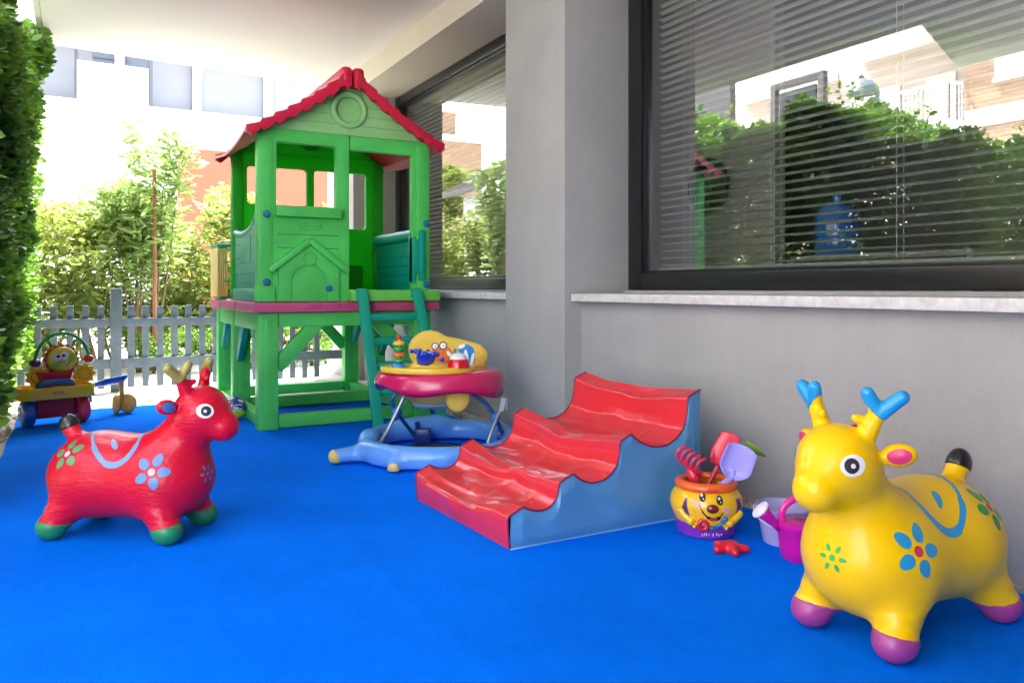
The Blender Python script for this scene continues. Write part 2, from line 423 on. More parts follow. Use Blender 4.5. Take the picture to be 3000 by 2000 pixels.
gs = mesh_obj('gravel_bed', [(2.3, -1, .004), (3.0, -1, .004), (3.0, 9.0, .004), (2.3, 9.0, .004)], [(0, 1, 2, 3)], m_gravel); tag(gs, None, None, kind='structure')
def pebbles():
    bm = bmesh.new(); r = random.Random(3)
    for k in range(1500):
        if k % 3:
            y = r.uniform(.5, 8.2); x = carpet_right(y) + .012 + abs(r.gauss(0, .06)); x = min(x, 2.73)
            if 3.95 < y < 4.85: x = min(x, 2.6)
        else:
            x = r.uniform(-.95, -.42); y = r.uniform(4.5, 8.2)
        s = r.uniform(.006, .02)
        q = bmesh.ops.create_icosphere(bm, subdivisions=1, radius=s)
        bmesh.ops.transform(bm, matrix=Matrix.Translation((x, y, s * .45)) @ Matrix.Rotation(r.uniform(0, 6), 4, 'Z') @ Matrix.Diagonal((1, r.uniform(.6, 1), r.uniform(.4, .7), 1)), verts=q['verts'])
    return bm
pb = bm_obj('pebbles', pebbles(), mat('pebble_stone', (.42, .38, .33), .8, var=.4, vscale=12), smooth=True); tag(pb, 'small loose beige pebbles along the edges of the blue carpet', 'pebbles', kind='stuff')

# ------------------------------------------------------------------ the building with the covered porch
XW, XC, XG = 2.736, 2.62, 3.10
bld = root('building', 'grey rendered building with porch ceiling, pillars and black framed windows', 'building')
def part(name, lst, m, bev=.004, parent=bld, label=None): return boxes(name, lst, m, parent, bev, label)
part('wall', [(XW, 3.35, -1.2, 4.04, 0, .920)], m_wall); part('wall', [(XW, 3.35, 4.80, 8.27, 0, .920)], m_wall)
part('pillar', [(XC, 3.35, 4.04, 4.80, 0, 3.125)], m_wall)
part('pillar', [(XC, 3.35, 8.27, 9.05, 0, 3.125)], m_wall)
part('end_wall', [(3.352, 7.5, 8.9, 9.05, 0, 3.345)], m_wall, 0)
part('end_wall', [(-.9, 7.5, -1.45, -1.202, 0, 3.345)], mat('light_block_dark', (.16, .15, .14), .9, var=.05), 0)  # unseen wall added behind the camera to cut the light from the front
part('beam', [(XC, 3.35, -1.2, 9.05, 3.127, 3.348)], m_beam)
def ceiling():
    bm = bmesh.new()
    pts = [(2.62, -1.2), (2.62, 9.0), (1.9, 8.945), (-.28, 8.74), (-.28, 4.3), (-1.9, 4.95), (-1.9, -1.2)]
    plate(bm, [(p[0], p[1]) for p in pts], [], .35, Matrix.Translation((0, 0, 3.352 + .175)), bev=0)
    box(bm, 2.622, 7.5, -1.2, 9.05, 3.35, 3.7)
    return bm
bm_obj('ceiling', ceiling(), m_ceil, bld)
# far edge fascia, a lighter lip under the ceiling edge
bm = bmesh.new(); beam(bm, (-.31, 8.765, 3.57), (2.62, 9.03, 3.57), .05, .40, .004); beam(bm, (-.31, 4.3, 3.57), (-.31, 8.74, 3.57), .05, .40, .004)
bm_obj('fascia', bm, m_white, bld)
bm = bmesh.new()   # upper storey seen only in reflections and from aside
box(bm, 2.7, 7.5, -1.2, 9.0, 3.705, 6.0)
# sills
for (y0, y1) in ((-1.2, 4.04 - .002), (4.802, 8.268)):
    b2 = bmesh.new(); box(b2, 2.645, XG - .03, y0 + (.0), y1 - (.03 if y1 < 4.1 else 0), .922, .969, .005)
    bm_obj('window_sill', b2, m_sill, bld)
bm.free()
# reveals: thin wall up to the frame
part('reveal', [(XG - .028, XG + .25, -1.2, 4.04, .922, .988), (XG - .028, XG + .25, 4.80, 8.27, .922, .988)], m_wall, 0)
def window(y0, y1, z0, z1):
    w_ = bpy.data.objects.new('window', None); link(w_, bld)
    fw = .10; fy = .13
    bm = bmesh.new()
    for (a, b, c, d) in ((y0, y0 + fy, z0, z1), (y1 - fy, y1, z0, z1), (y0 + fy, y1 - fy, z0, z0 + fw * 1.0), (y0 + fy, y1 - fy, z1 - fw, z1)):
        box(bm, XG, XG + .09, a, b, c, d, .006)
    for (a, b, c, d) in ((y0 + fy - .01, y0 + fy + .022, z0 + fw, z1 - fw), (y1 - fy - .022, y1 - fy + .01, z0 + fw, z1 - fw), (y0 + fy + .022, y1 - fy - .022, z0 + fw - .01, z0 + fw + .02), (y0 + fy + .022, y1 - fy - .022, z1 - fw - .02, z1 - fw + .01)):
        box(bm, XG + .025, XG + .075, a, b, c, d, .004)
    bm_obj('frame', bm, m_frame, w_)
    x = XG + .05
    mesh_obj('pane', [(x, y0 + fw, z0 + fw), (x, y1 - fw, z0 + fw), (x, y1 - fw, z1 - fw), (x, y0 + fw, z1 - fw)], [(3, 2, 1, 0)], m_pane, w_)
window(-1.0, 4.03, .992, 3.122)
window(4.82, 8.26, .992, 3.122)
# room behind
room = bld
for q_ in ((7.3, 7.4, -.95, 8.7, 0, 3.3), (3.36, 7.4, 8.7, 8.85, 0, 3.3), (3.36, 7.4, -1.05, -.952, 0, 3.3)): part('room_wall', [q_], m_room, 0)
part('room_partition', [(3.9, 4.0, 3.55, 8.69, 0, 3.3)], mat('partition_paint', (.42, .39, .34), .9), 0)
part('room_floor', [(3.36, 7.3, -1.0, 8.69, .02, .06)], mat('room_floor_tile', (.3, .27, .24), .4), 0)
part('room_ceiling', [(3.36, 7.3, -1.0, 8.69, 3.25, 3.3)], mat('room_ceiling_grey', (.22, .22, .22), .9), 0)

def blind(y0, y1, z0, z1, label):
    r = root('window_blind', label, 'window blind', (XG + .16, (y0 + y1) / 2, z0), group='venetian blinds behind the windows')
    L = (y1 - y0) / 2; H = z1 - z0; pitch = .046
    n = int((H - .06) / pitch); V = []; Fc = []; hw = .0195; c, s = math.cos(math.radians(24)), math.sin(math.radians(24))
    rr = random.Random(5)
    for i in range(n):
        z = .04 + i * pitch; b = len(V); tl = math.radians(-14 + rr.uniform(-2, 2)); c, s = math.cos(tl), math.sin(tl)
        for y in (-L, 0, L):
            dz = rr.uniform(-.0015, .0015)
            for q, lift in ((-1, 0), (0, .004), (1, 0)):
                V.append((q * hw * c - lift * s, y, z + q * hw * s + lift * c + dz))
        for k in (0, 1):
            for q in (0, 1): Fc.append((b + 3 * k + q, b + 3 * k + q + 1, b + 3 * k + q + 4, b + 3 * k + q + 3))
    mesh_obj('slats', V, Fc, m_slat, r)
    bm = bmesh.new(); box(bm, -.02, .02, -L, L, 0, .026, .004); bm_obj('bottom_rail', bm, mat('rail_paint', (.42, .46, .46), .4), r)
    bm = bmesh.new(); box(bm, -.03, .03, -L, L, H - .05, H, .004); bm_obj('head_rail', bm, mat('rail_paint', (.42, .46, .46), .4), r)
    m = max(3, int(L * 2 / .62))
    for k in range(m):
        y = -L + .25 + (2 * L - .5) * k / (m - 1); bm = bmesh.new()
        for q in (-.024, .026): tube(bm, [(q, y, .01), (q, y, H - .04)], .0016, 6)
        if k % 2: tube(bm, [(-.03, y + .02, .01), (-.03, y + .02, H - .04)], .0016, 6)
        bm_obj('ladder_cord', bm, m_cord, r)
blind(-.85, 3.90, 1.105, 3.04, 'white venetian blind with thin slats behind the large right window')
blind(4.92, 8.15, 1.105, 3.02, 'white venetian blind behind the left window beyond the pillar')

# a few things in the dim room behind the blinds
o = bm_obj('wall_clock', (lambda b: (lathe(b, [(0, .0), (.17, 0), (.19, .02), (.19, .05), (.17, .06), (.0, .06)], seg=32, M=Matrix.Translation((3.885, 4.1, 1.72)) @ Matrix.Rotation(-math.pi / 2, 4, 'Y')), b)[1])(bmesh.new()), mat('black_plastic', (.02, .02, .02), .4))
tag(o, 'round black disc hanging on the room wall behind the blind', 'wall ornament'); o.name = 'wall_disc'
r = root('cabinet', 'low grey cabinet with three shelves inside the room behind the blind', 'cabinet', (4.3, 3.0, .06))
boxes('carcass', [(-.2, .25, -.6, -.57, 0, 1.15), (-.2, .25, .57, .6, 0, 1.15), (.22, .25, -.565, .565, 0, 1.15)], mat('cabinet_paint', (.5, .5, .48), .5), r, .002)
for z in (.02, .4, .78, 1.12): boxes('shelf', [(-.2, .215, -.565, .565, z, z + .03)], mat('cabinet_paint', (.5, .5, .48), .5), r, .002)
bt = bm_obj('water_bottle', (lambda b: (lathe(b, [(0, 0), (.13, 0), (.14, .02), (.14, .1), (.13, .11), (.14, .12), (.14, .24), (.11, .31), (.03, .34), (.03, .38), (0, .38)], (4.25, 3.35, 1.212), 28), b)[1])(bmesh.new()), mat('blue_water_plastic', (.05, .2, .6), .1, coat=.5))
tag(bt, 'large blue water bottle standing on the grey cabinet behind the blind', 'bottle')
r = root('notice_board', 'pale notice board with small coloured cards behind the blind', 'notice board', (5.2, 2.0, 1.0))
boxes('board', [(0, .03, -.4, .4, 0, .6)], mat('board_pale', (.62, .55, .5), .8), r, .003)
cols = [(.5, .1, .06), (.1, .15, .4), (.55, .2, .05), (.5, .08, .2), (.1, .3, .35), (.45, .1, .1)]
for i in range(6):
    y = -.25 + .25 * (i % 3); z = .12 + .25 * (i // 3)
    boxes('card', [(-.006, -.002, y - .08, y + .08, z, z + .12)], mat('card_colour_%d' % i, cols[i], .7), r)

# ------------------------------------------------------------------ wooden fence
fe = root('picket_fence', 'weathered blue grey wooden picket fence closing the far end of the porch', 'fence', (0, 8.5, 0))
x = -1.3; k = 0
rf = random.Random(11)
for i in range(-11, 16):
    x = .32 + i * .131
    if i == 0 or x > 2.6: continue
    bm = bmesh.new(); h = .83 + rf.uniform(-.006, .006); t = rf.uniform(-.006, .006)
    box(bm, x - .03, x + .03, .006, .024, .03, h, .003, Matrix.Translation((0, 0, 0)) @ Matrix.Rotation(t * .3, 4, 'Y'))
    bm_obj('picket', bm, m_wood, fe)
for z0, z1 in ((.63, .71), (.225, .32)):
    bm = bmesh.new(); box(bm, -1.25, 2.58, -.022, .003, z0, z1, .004); bm_obj('rail', bm, m_wood, fe)
bm = bmesh.new(); box(bm, .27, .37, -.045, .045, 0, 1.0, .006); bm_obj('post', bm, m_wood, fe)
bm = bmesh.new(); box(bm, -1.3, -1.2, -.045, .045, 0, 1.0, .006); bm_obj('post', bm, m_wood, fe)

# ------------------------------------------------------------------ plants
def twigs(bm, base, n, spread, h, r0, seed, lean=0):
    q = random.Random(seed)
    for _ in range(n):
        p = Vector((base[0] + q.uniform(-spread[0], spread[0]) * .6, base[1] + q.uniform(-spread[1], spread[1]) * .6, 0)); pts = [p.copy()]
        hh = h * q.uniform(.5, 1.0); d = Vector((q.uniform(-.35, .35), q.uniform(-.35, .35), 1))
        for s in range(7):
            d += Vector((q.uniform(-.2, .2), q.uniform(-.2, .2), 0)); d.normalize(); p = p + d * hh / 7; pts.append(p.copy())
        tube(bm, pts, [r0 * (1 - .11 * i) for i in range(8)], 5)
def shrub(name, label, cat, loc, size, n, leaf, m, seed, group=None, aspect=.5, holes=.35, clumps=26, top=.0, ntw=9):
    r = root(name, label, cat, loc, 0, group)
    g_ = np.random.default_rng(seed); sx, sy, sz = size
    cs = []
    while len(cs) < clumps:
        u = g_.uniform(-1, 1, 3)
        if abs(u[0]) ** 3 + abs(u[1]) ** 3 + abs(u[2]) ** 4 < 1.0: cs.append((u[0] * sx / 2, u[1] * sy / 2, sz * (.52 + .46 * u[2])))
    cs = np.array(cs); rad = g_.uniform(.16, .34, clumps) * min(sx, sz) * .75
    which = g_.integers(0, clumps, n); dv = g_.normal(size=(n, 3)); dv /= np.linalg.norm(dv, axis=1)[:, None]
    rr = g_.uniform(.25, 1, n) ** .5
    pos = cs[which] + dv * (rad[which] * rr)[:, None] * np.array([1.0, 1.0, .9])
    pos = pos[pos[:, 2] > .04]
    nr = dv[:len(pos)]
    leaves_mesh('foliage', pos, leaf, m, r, seed, aspect=aspect)
    bm = bmesh.new(); twigs(bm, (0, 0), ntw, (sx / 2, sy / 2), sz * .85, .02, seed)
    bm_obj('stem', bm, m_bark, r, smooth=True)
    return r

def hedge():
    r = root('hedge', 'tall dense dark green clipped hedge along the left side of the porch', 'hedge', (-1.08, 6.6, 0))
    q = np.random.default_rng(4); n = 115000
    # block x -1.0..+.62 (world -2.25..-.6), y -2.4..2.35 ; lumpy faces
    ph = q.uniform(0, 6, 12)
    def lump(y, z): return .07 * np.sin(y * 3.1 + ph[0]) * np.sin(z * 2.7 + ph[1]) + .05 * np.sin(y * 6.7 + z * 3 + ph[2]) + .035 * np.sin(z * 9 + ph[3] + y * 2) + .03 * np.sin(y * 14 + ph[4]) * np.sin(z * 15)
    def topz(y): return np.interp(np.asarray(y) + 6.6, [3.9, 4.9, 5.2, 5.6, 6.3, 7.4, 7.9, 8.8], [2.3, 2.4, 2.85, 2.95, 2.8, 2.7, 3.3, 3.42]) + .06 * np.sin(np.asarray(y) * 7 + 1) + .05 * np.sin(np.asarray(y) * 15)
    face = q.choice(4, n, p=[.52, .18, .14, .16])
    y = q.uniform(-2.6, 2.15, n); z = .16 + q.uniform(0, 1, n) ** .9 * (topz(y) - .16); dep = q.exponential(.10, n)
    fx = .56 + .16 * (z / 3.4) + lump(y, z); x = fx - dep
    e = face == 1                                   # far end
    x = np.where(e, q.uniform(-1.0, 1, n) * .85 - .1, x); ye = np.where(q.uniform(0, 1, n) < .6, 2.1 + lump(x, z) - dep, -2.6 - lump(x, z) + dep); z = np.where(e, .16 + (z - .16) * (topz(ye) - .16) / (topz(y) - .16), z); y = np.where(e, ye, y)
    t = face == 2; xt = q.uniform(-.9, .6, n); x = np.where(t, xt, x); z = np.where(t, topz(y) + lump(x, y) - dep, z)
    e2 = face == 3; xe = -1.0 - lump(y, z) + dep; x = np.where(e2, xe, x)
    # rounded end corner
    over = np.clip((y - 1.75) / .4, 0, 1); x = np.where(face == 0, x - .14 * over ** 2, x)
    pos = np.stack([x, y, z], 1)
    keep = (z > .14 + .25 * q.uniform(0, 1, n) ** 3) & ((np.sin(y * 5 + z * 7 + 1) * np.sin(z * 11 - y * 3) + q.uniform(-.5, 1.4, n)) > -.35)
    pos = pos[keep]; nr = np.zeros_like(pos); nr[:, 0] = 1; nr[face[keep] == 1] = (0, 1, 0); nr[face[keep] == 2] = (0, 0, 1); nr[face[keep] == 3] = (-1, 0, 0)
    # loose sprays sticking out
    bm = bmesh.new(); P = []; qq = random.Random(9)
    for k in range(70):
        yy = qq.uniform(-2.3, 2.05); zt = float(topz(np.array(yy)))
        if k % 2: b = Vector((qq.uniform(-.4, .55), yy, zt - .1)); d = Vector((qq.uniform(-.3, .4), qq.uniform(-.4, .4), 1)); L = qq.uniform(.15, .42)
        else: b = Vector((.55, yy, qq.uniform(.8, zt))); d = Vector((1, qq.uniform(-.3, .3), qq.uniform(.1, .9))); L = qq.uniform(.12, .26)
        d.normalize(); tube(bm, [b, b + d * L * .5 + Vector((0, 0, .01)), b + d * L], [.006, .004, .002], 5)
        for s in range(int(L / .03)): P.append(tuple(b + d * (L * (.25 + .75 * (s + 1) / int(L / .03))) + Vector((qq.uniform(-.015, .015), qq.uniform(-.015, .015), qq.uniform(-.01, .01)))))
    for k in range(26):
        yy = -2.3 + k * .175; xx = qq.uniform(-.5, .3); pts = [Vector((xx, yy, 0))]
        for s in range(6): pts.append(pts[-1] + Vector((qq.uniform(-.12, .12), qq.uniform(-.12, .12), .42)))
        tube(bm, pts, [.03, .027, .023, .02, .016, .012, .008], 6)
    bm_obj('branch', bm, m_bark, r, smooth=True)
    P = np.array(P); leaves_mesh('foliage', np.concatenate([pos, P]), .070, m_leaf, r, 3, aspect=.62, nrm=np.concatenate([nr, np.zeros_like(P)]))
hedge()

shr = [(-.75, 10.6, 1.5, 1.2, 2.3), (.35, 11.2, 1.7, 1.2, 2.38), (1.55, 11.6, 1.7, 1.3, 2.25), (2.75, 11.4, 1.6, 1.3, 2.2), (3.9, 12.2, 1.6, 1.3, 2.3), (5.2, 13.4, 1.8, 1.4, 2.5)]
tags = ['leftmost leafy bush beside the tall hedge beyond the picket fence', 'yellow green bush left of the brown stake beyond the fence', 'yellow green bush right of the brown stake beyond the fence',
        'leafy bush beyond the fence just left of the green playhouse', 'leafy bush seen through the green playhouse windows', 'farthest leafy bush behind the playhouse beside the far pillar']
for i, (x, y, sx, sy, sz) in enumerate(shr):
    shrub('shrub', tags[i], 'bush', (x, y, 0), (sx * 1.15, sy, sz), 8000, .11, m_leaf2, 20 + i, 'bushes in a row beyond the picket fence', aspect=.4, clumps=34)
for i, x in enumerate((.9, 1.5, 2.1, 2.7)):
    shrub('low_shrub', ['low fine leaved shrub behind the fence post', 'low fine leaved shrub behind the middle pickets', 'low fine leaved shrub behind the fence left of the playhouse', 'low fine leaved shrub behind the playhouse legs'][i], 'low shrub', (x, 10.0 + .05 * i, 0), (.72, .5, .55), 2600, .035, m_leaf, 60 + i, 'low shrubs at the foot of the bushes', aspect=.6, ntw=4)
def oleander():
    r = root('oleander', 'tall slender oleander with narrow leaves rising above the bushes behind the fence', 'tree', (.68, 10.3, 0)); q = random.Random(2); bm = bmesh.new(); P = []; 
    for k in range(9):
        a = q.uniform(0, 6.28); d = Vector((math.cos(a) * .06, math.sin(a) * .06, 1)); p = Vector((q.uniform(-.12, .12), q.uniform(-.12, .12), 0)); H = q.uniform(1.7, 2.7) if k > 3 else q.uniform(2.6, 2.95); pts = [p.copy()]
        for s in range(9):
            d += Vector((q.uniform(-.06, .06), q.uniform(-.06, .06), 0)); p = p + d.normalized() * H / 9; pts.append(p.copy())
            if s > 3:
                for _ in range(44 if s > 6 else 30): P.append(tuple(p + Vector((q.gauss(0, .065), q.gauss(0, .065), q.gauss(0, .08)))))
        tube(bm, pts, [.018 - .0017 * i for i in range(10)], 5)
    bm_obj('trunk', bm, m_bark, r, smooth=True); leaves_mesh('crown', np.array(P), .17, m_leaf3, r, 5, aspect=.24)
oleander()
bm = bmesh.new(); tube(bm, [(0, 0, 0), (.01, 0, 1.2), (.0, 0, 2.42)], .022, 8)
o = bm_obj('wooden_stake', bm, mat('rusty_stake', (.28, .12, .06), .8, var=.2)); o.location = (.78, 10.1, 0); tag(o, 'thin reddish brown stake standing among the bushes behind the fence', 'stake')

# ------------------------------------------------------------------ far white building with balcony and orange wall
fb = root('apartment_building', 'sunlit white building with grey shutters, balcony and orange wall beyond the bushes', 'building', (0, 22, 0))
def fpart(n, l, m, bev=.0, p=fb, label=None): return boxes(n, l, m, p, bev, label)
fpart('wall', [(-1.1, 16, 0, .4, 0, 4.62), (-1.1, 16, 0.02, .4, 4.62, 5.5), (-1.1, 16, .3, .5, 5.5, 9.5)], m_white)
fpart('cornice', [(-1.1, 16, -.25, .0, 5.32, 5.62)], m_white, .01)
fpart('orange_wall', [(2.27, 6.2, -.06, -.003, 0, 4.66)], m_orange, label='plain orange wall panel')
fpart('band', [(-1.1, 16, -.09, -.002, 4.72, 4.86)], m_white)
px_ = [350, 577, 785, 960, 1120]
xs_ = [at(p, 300, Y=22).x for p in px_]
for a, b in zip([xs_[0] + .05] + xs_[1:-1], xs_[1:]):
    fpart('shutter', [(a + .12, b - .12, .1, .298, 5.66, 7.0)], m_panel)
fpart('shutter', [(-1.0, xs_[0] - .12, .12, .298, 5.63, 7.0)], m_panel)
for x in xs_: fpart('column', [(x - .1, x + .1, -.1, .12, 5.62, 7.3)], m_white)
fpart('cornice', [(-1.1, 16, -.2, .299, 7.02, 7.4)], m_white, .01)
# balcony box, left bay
b0, b1 = at(226, 250, Y=21.4).x, at(432, 250, Y=21.4).x
bal = bpy.data.objects.new('balcony', None); link(bal, fb)
fpart('balcony_front', [(b0, b1, -.9, -.78, 5.45, 6.4), (b0, b1, -.775, .0, 5.45, 5.55)], m_white, p=bal)
bmr = bmesh.new()
for x in (b0 - .02, b1 + .02): tube(bmr, [(x, -.84, 5.5), (x, -.84, 7.0 if x < b1 else 6.6)], .05, 6)
for x0_, x1_, z in ((b0, b0 + 1.25, 7.0), (b0, b0 + 1.25, 6.85), (b0 + 1.3, b1, 6.85)): tube(bmr, [(x0_, -.84, z), (x1_, -.84, z)], .03, 6)
bm_obj('railing', bmr, m_dark, bal)
for i in range(2): fpart('window', [(b0 + .35 + i * .75, b0 + .95 + i * .75, .09, .117, 5.7, 6.98)], m_glassd)
# neighbour block farther left, only a sliver under the sky
nb = root('tall_building', 'pale building edge at the far upper left behind the hedge', 'building', (-5.5, 34, 0))
boxes('wall', [(0, 2.9, 0, 5, 0, 22)], m_white, nb)
for k in range(6): boxes('window', [(.8, 1.6, -.03, -.002, 2 + 3 * k, 3.6 + 3 * k)], m_glassd, nb)

# ------------------------------------------------------------------ street side (seen mirrored in the windows)
bb = root('brick_building', 'ochre brick apartment house with white balconies mirrored in the large window', 'building', (-14, 0, 0))
def bpart(n, l, m, bev=.0, p=bb, label=None): return boxes(n, l, m, p, bev, label)
bpart('wall', [(-6, 0, -4, 12.07, 0, 11.5)], m_brick)
bpart('wall', [(-6, -1.2, 12.072, 21.5, 0, 11.5)], mat('tan_render', (.52, .44, .36), .9, var=.05), label='recessed tan wall behind the balconies')
for z in (2.6, 5.15, 8.1): bpart('band', [(.002, .05, -4, 12.05, z, z + .45)], m_white)
for z in (2.9, 5.4, 8.3):
    bl = bpy.data.objects.new('balcony', None); link(bl, bb)
    bpart('balcony_slab', [(-1.19, .6, 12.1, 16.0, z - .25, z)], m_white, p=bl)
    bmr = bmesh.new()
    for k in range(31): tube(bmr, [(.55, 12.15 + .128 * k, z), (.55, 12.15 + .128 * k, z + .95)], .012, 4, caps=False)
    for k in range(12): tube(bmr, [(.55 - .14 * k, 12.15, z), (.55 - .14 * k, 12.15, z + .95)], .012, 4, caps=False)
    box(bmr, .53, .58, 12.1, 16, z + .95, z + 1.0); box(bmr, -1.1, .53, 12.1, 12.16, z + .95, z + 1.0)
    bm_obj('railing', bmr, mat('white_rail', (.8, .8, .8), .5), bl)
    bl = bpy.data.objects.new('balcony', None); link(bl, bb)
    bpart('balcony_slab', [(-1.19, .3, 16.9, 20.9, z - .55, z - .3)], m_white, p=bl)
    bmr = bmesh.new()
    for k in range(30): tube(bmr, [(.25, 16.95 + .135 * k, z - .3), (.25, 16.95 + .135 * k, z + .6)], .012, 4, caps=False)
    box(bmr, .23, .28, 16.9, 20.9, z + .6, z + .65); bm_obj('railing', bmr, mat('white_rail', (.8, .8, .8), .5), bl)
    for y in (13.0, 14.7, 18.2): bpart('window', [(-1.19, -1.15, y, y + .9, z + .02, z + 1.7)], mat('shutter_cream', (.62, .58, .5), .7))
for (y, z) in ((10.3, 3.15), (10.3, 6.3), (7.0, 3.15), (7.0, 6.3), (10.3, 9.2), (3.5, 3.15), (3.5, 6.3), (0, 3.15), (0, 6.3)):
    wd = bpy.data.objects.new('window', None); link(wd, bb)
    bpart('sill', [(.004, .12, y - .1, y + 1.0, z - .1, z)], m_white, p=wd)
    bpart('window_frame', [(.004, .05, y - .08, y, z, z + 1.55), (.004, .05, y + .9, y + .98, z, z + 1.55), (.004, .05, y, y + .9, z + 1.47, z + 1.55)], m_white, p=wd)
    bpart('shutter', [(.004, .03, y + .002, y + .898, z + .002, z + 1.468)], mat('shutter_pale', (.6, .66, .68), .6), p=wd)
bt_ = root('brick_tower_house', 'far brick house mirrored in the left window beyond the pillar', 'building', (-8.5, 29, 0))
boxes('wall', [(.1, 4.5, 0, 4, 0, 7.0)], m_brick, bt_); boxes('cornice', [(-.0, 4.6, -.15, 4.1, 7.002, 7.25)], m_white, bt_); boxes('upper_storey', [(1.2, 4.5, .2, 4, 7.252, 8.2)], m_brick, bt_); boxes('roof', [(1.0, 4.7, .0, 4.1, 8.202, 8.35)], m_white, bt_)
for z in (1.5, 4.6): boxes('window', [(2.0, 2.9, -.04, -.003, z, z + 1.5)], m_white, bt_)
ko = root('kiosk', 'small tiled roof kiosk mirrored in the left window', 'kiosk', (-3.2, 16.0, 0))
boxes('wall', [(-1.0, 1.0, .2, 1.8, 0, 3.3)], m_white, ko)
bm = bmesh.new(); plate(bm, [(-1.5, 3.35), (0, 4.2), (1.5, 3.35), (1.5, 3.25), (0, 4.05), (-1.5, 3.25)], [], 2.2, MXZ(1.0), bev=.01)
for k in range(9):
    for s in (-1, 1): box(bm, *( (s * (1.5 - .17 * k), s * (1.5 - .17 * k - .03)) if s > 0 else (s * (1.5 - .17 * k - .03), s * (1.5 - .17 * k))), -.12, 2.12, 3.38 + .095 * k, 3.41 + .095 * k)
bm_obj('roof', bm, mat('grey_roof_tile', (.10, .09, .09), .8, var=.2), ko)
for x in (-1.15, 1.05): boxes('post', [(x, x + .1, 0, .1, 0, 3.4)], mat('brown_post', (.12, .07, .05), .7), ko)
shrub('garden_tree', 'round leafy tree mirrored in the left window', 'tree', (-2.3, 19.0, 0), (1.8, 1.8, 4.2), 7000, .16, m_leaf2, 90, aspect=.45, clumps=30)
for i, (x, y, s) in enumerate(((-2.3, 4.3, 2.35), (-2.6, 3.1, 2.1), (-2.7, 1.9, 2.0))):
    shrub('side_shrub', ['leafy bush at the near end of the tall hedge', 'leafy bush second from the tall hedge, beside the carpet', 'leafy bush farthest from the tall hedge, beside the camera side'][i], 'bush', (x, y, 0), (1.6, 1.5, s * 1.1), 9000, .055, m_leaf2, 70 + i, 'bushes continuing the tall hedge', aspect=.5, clumps=30)
# street lamp and dark shop sign on posts
lp = root('street_lamp', 'grey bell shaded street lamp rising over the hedge, mirrored in the window', 'street lamp', (-6, 9.15, 0))
bm = bmesh.new(); tube(bm, smooth_path([(0, -.30, 0), (0, -.30, 3.4), (0, -.29, 4.4), (0, -.2, 4.62), (0, 0, 4.73)], 5), .035, 10); bm_obj('pole', bm, mat('lamp_steel', (.16, .18, .2), .4, metal=.3), lp)
bm = bmesh.new(); lathe(bm, [(.04, 4.76), (.06, 4.74), (.16, 4.70), (.25, 4.60), (.285, 4.49), (.27, 4.49), (.19, 4.56), (0, 4.6)], seg=28); bm_obj('lamp_shade', bm, mat('lamp_steel_pale', (.13, .15, .17), .4), lp)
bm = bmesh.new(); tube(bm, [(0, 0, 4.74), (0, .05, 4.82)], .04, 8); bm_obj('cap', bm, m_dark, lp)
sg = root('shop_sign', 'dark framed sign with loose white handwriting above the hedge, mirrored in the window', 'sign', (-5.6, 10.2, 0))
boxes('frame', [(0, .12, -.62, -.5, 0, 4.95), (0, .12, .5, .62, 0, 4.95), (0, .12, -.5, .5, 4.83, 4.95)], mat('sign_brown', (.07, .06, .055), .6), sg, .005)
boxes('panel', [(.03, .08, -.42, .42, 3.8, 4.75)], mat('sign_black', (.02, .02, .022), .4), sg, .005)
bm = bmesh.new()
for k, y in enumerate((.3, .17, .03, -.1, -.23, -.34)):
    w_ = .05
    tube(bm, smooth_path([(.095, y + w_, 4.05 + .03 * k), (.095, y, 4.2 + .02 * k), (.095, y - w_, 4.05), (.095, y, 3.95), (.095, y + w_ * .5, 4.0 + .05 * (k % 3))], 4), .009, 5)
bm_obj('lettering', bm, mat('sign_white', (.8, .8, .8), .6), sg)
boxes('shop_totem', [(-5.35, -5.2, 11.6, 12.7, 0, 5.3)], mat('totem_dark', (.06, .05, .05), .6), None, .01)
tag(bpy.data.objects['shop_totem'], 'tall plain dark board standing left of the framed sign, mirrored in the window', 'board')

# ------------------------------------------------------------------ playhouse on legs
G1 = mat('light_green_plastic', (.10, .66, .125), .40, bump=.10, bscale=26, var=.13, vscale=5, rvar=.10, trans=.22)
G2 = mat('pale_green_plastic', (.27, .56, .20), .42, bump=.06, bscale=14, var=.06, vscale=5, rvar=.08)
G3 = mat('teal_green_plastic', (.0, .30, .19), .35, bump=.06, bscale=14, var=.08, vscale=5, rvar=.08)
G4 = mat('lime_green_plastic', (.13, .52, .07), .38, bump=.06, bscale=14, var=.06, vscale=5)
G5 = mat('lit_green_plastic', (.03, .60, .02), .4, bump=.06, bscale=14, var=.06, vscale=5, trans=.5)  # light on the playhouse's back parts is put into this stronger green
RD = mat('roof_red_plastic', (.62, .008, .045), .38, bump=.08, bscale=14, var=.1, vscale=5, trans=.06)
PK = mat('deck_magenta_plastic', (.50, .06, .16), .42, bump=.08, bscale=18, var=.1, vscale=6)
BL = mat('blue_bolt', (.02, .16, .34), .4)
GRV = mat('groove_green', (.035, .30, .07), .5)
ph = root('playhouse', 'green plastic playhouse on legs with red tiled roof, teal ladder and raised deck', 'playhouse', (0, 0, 0))
def bmo(name, fn, m, parent=ph, label=None, smooth=None):
    bm = bmesh.new(); fn(bm); return bm_obj(name, bm, m, parent, smooth, label)
X0, X1, XM = 1.094, 2.395, 1.747; YF, YB, YE = 5.594, 6.72, 7.5
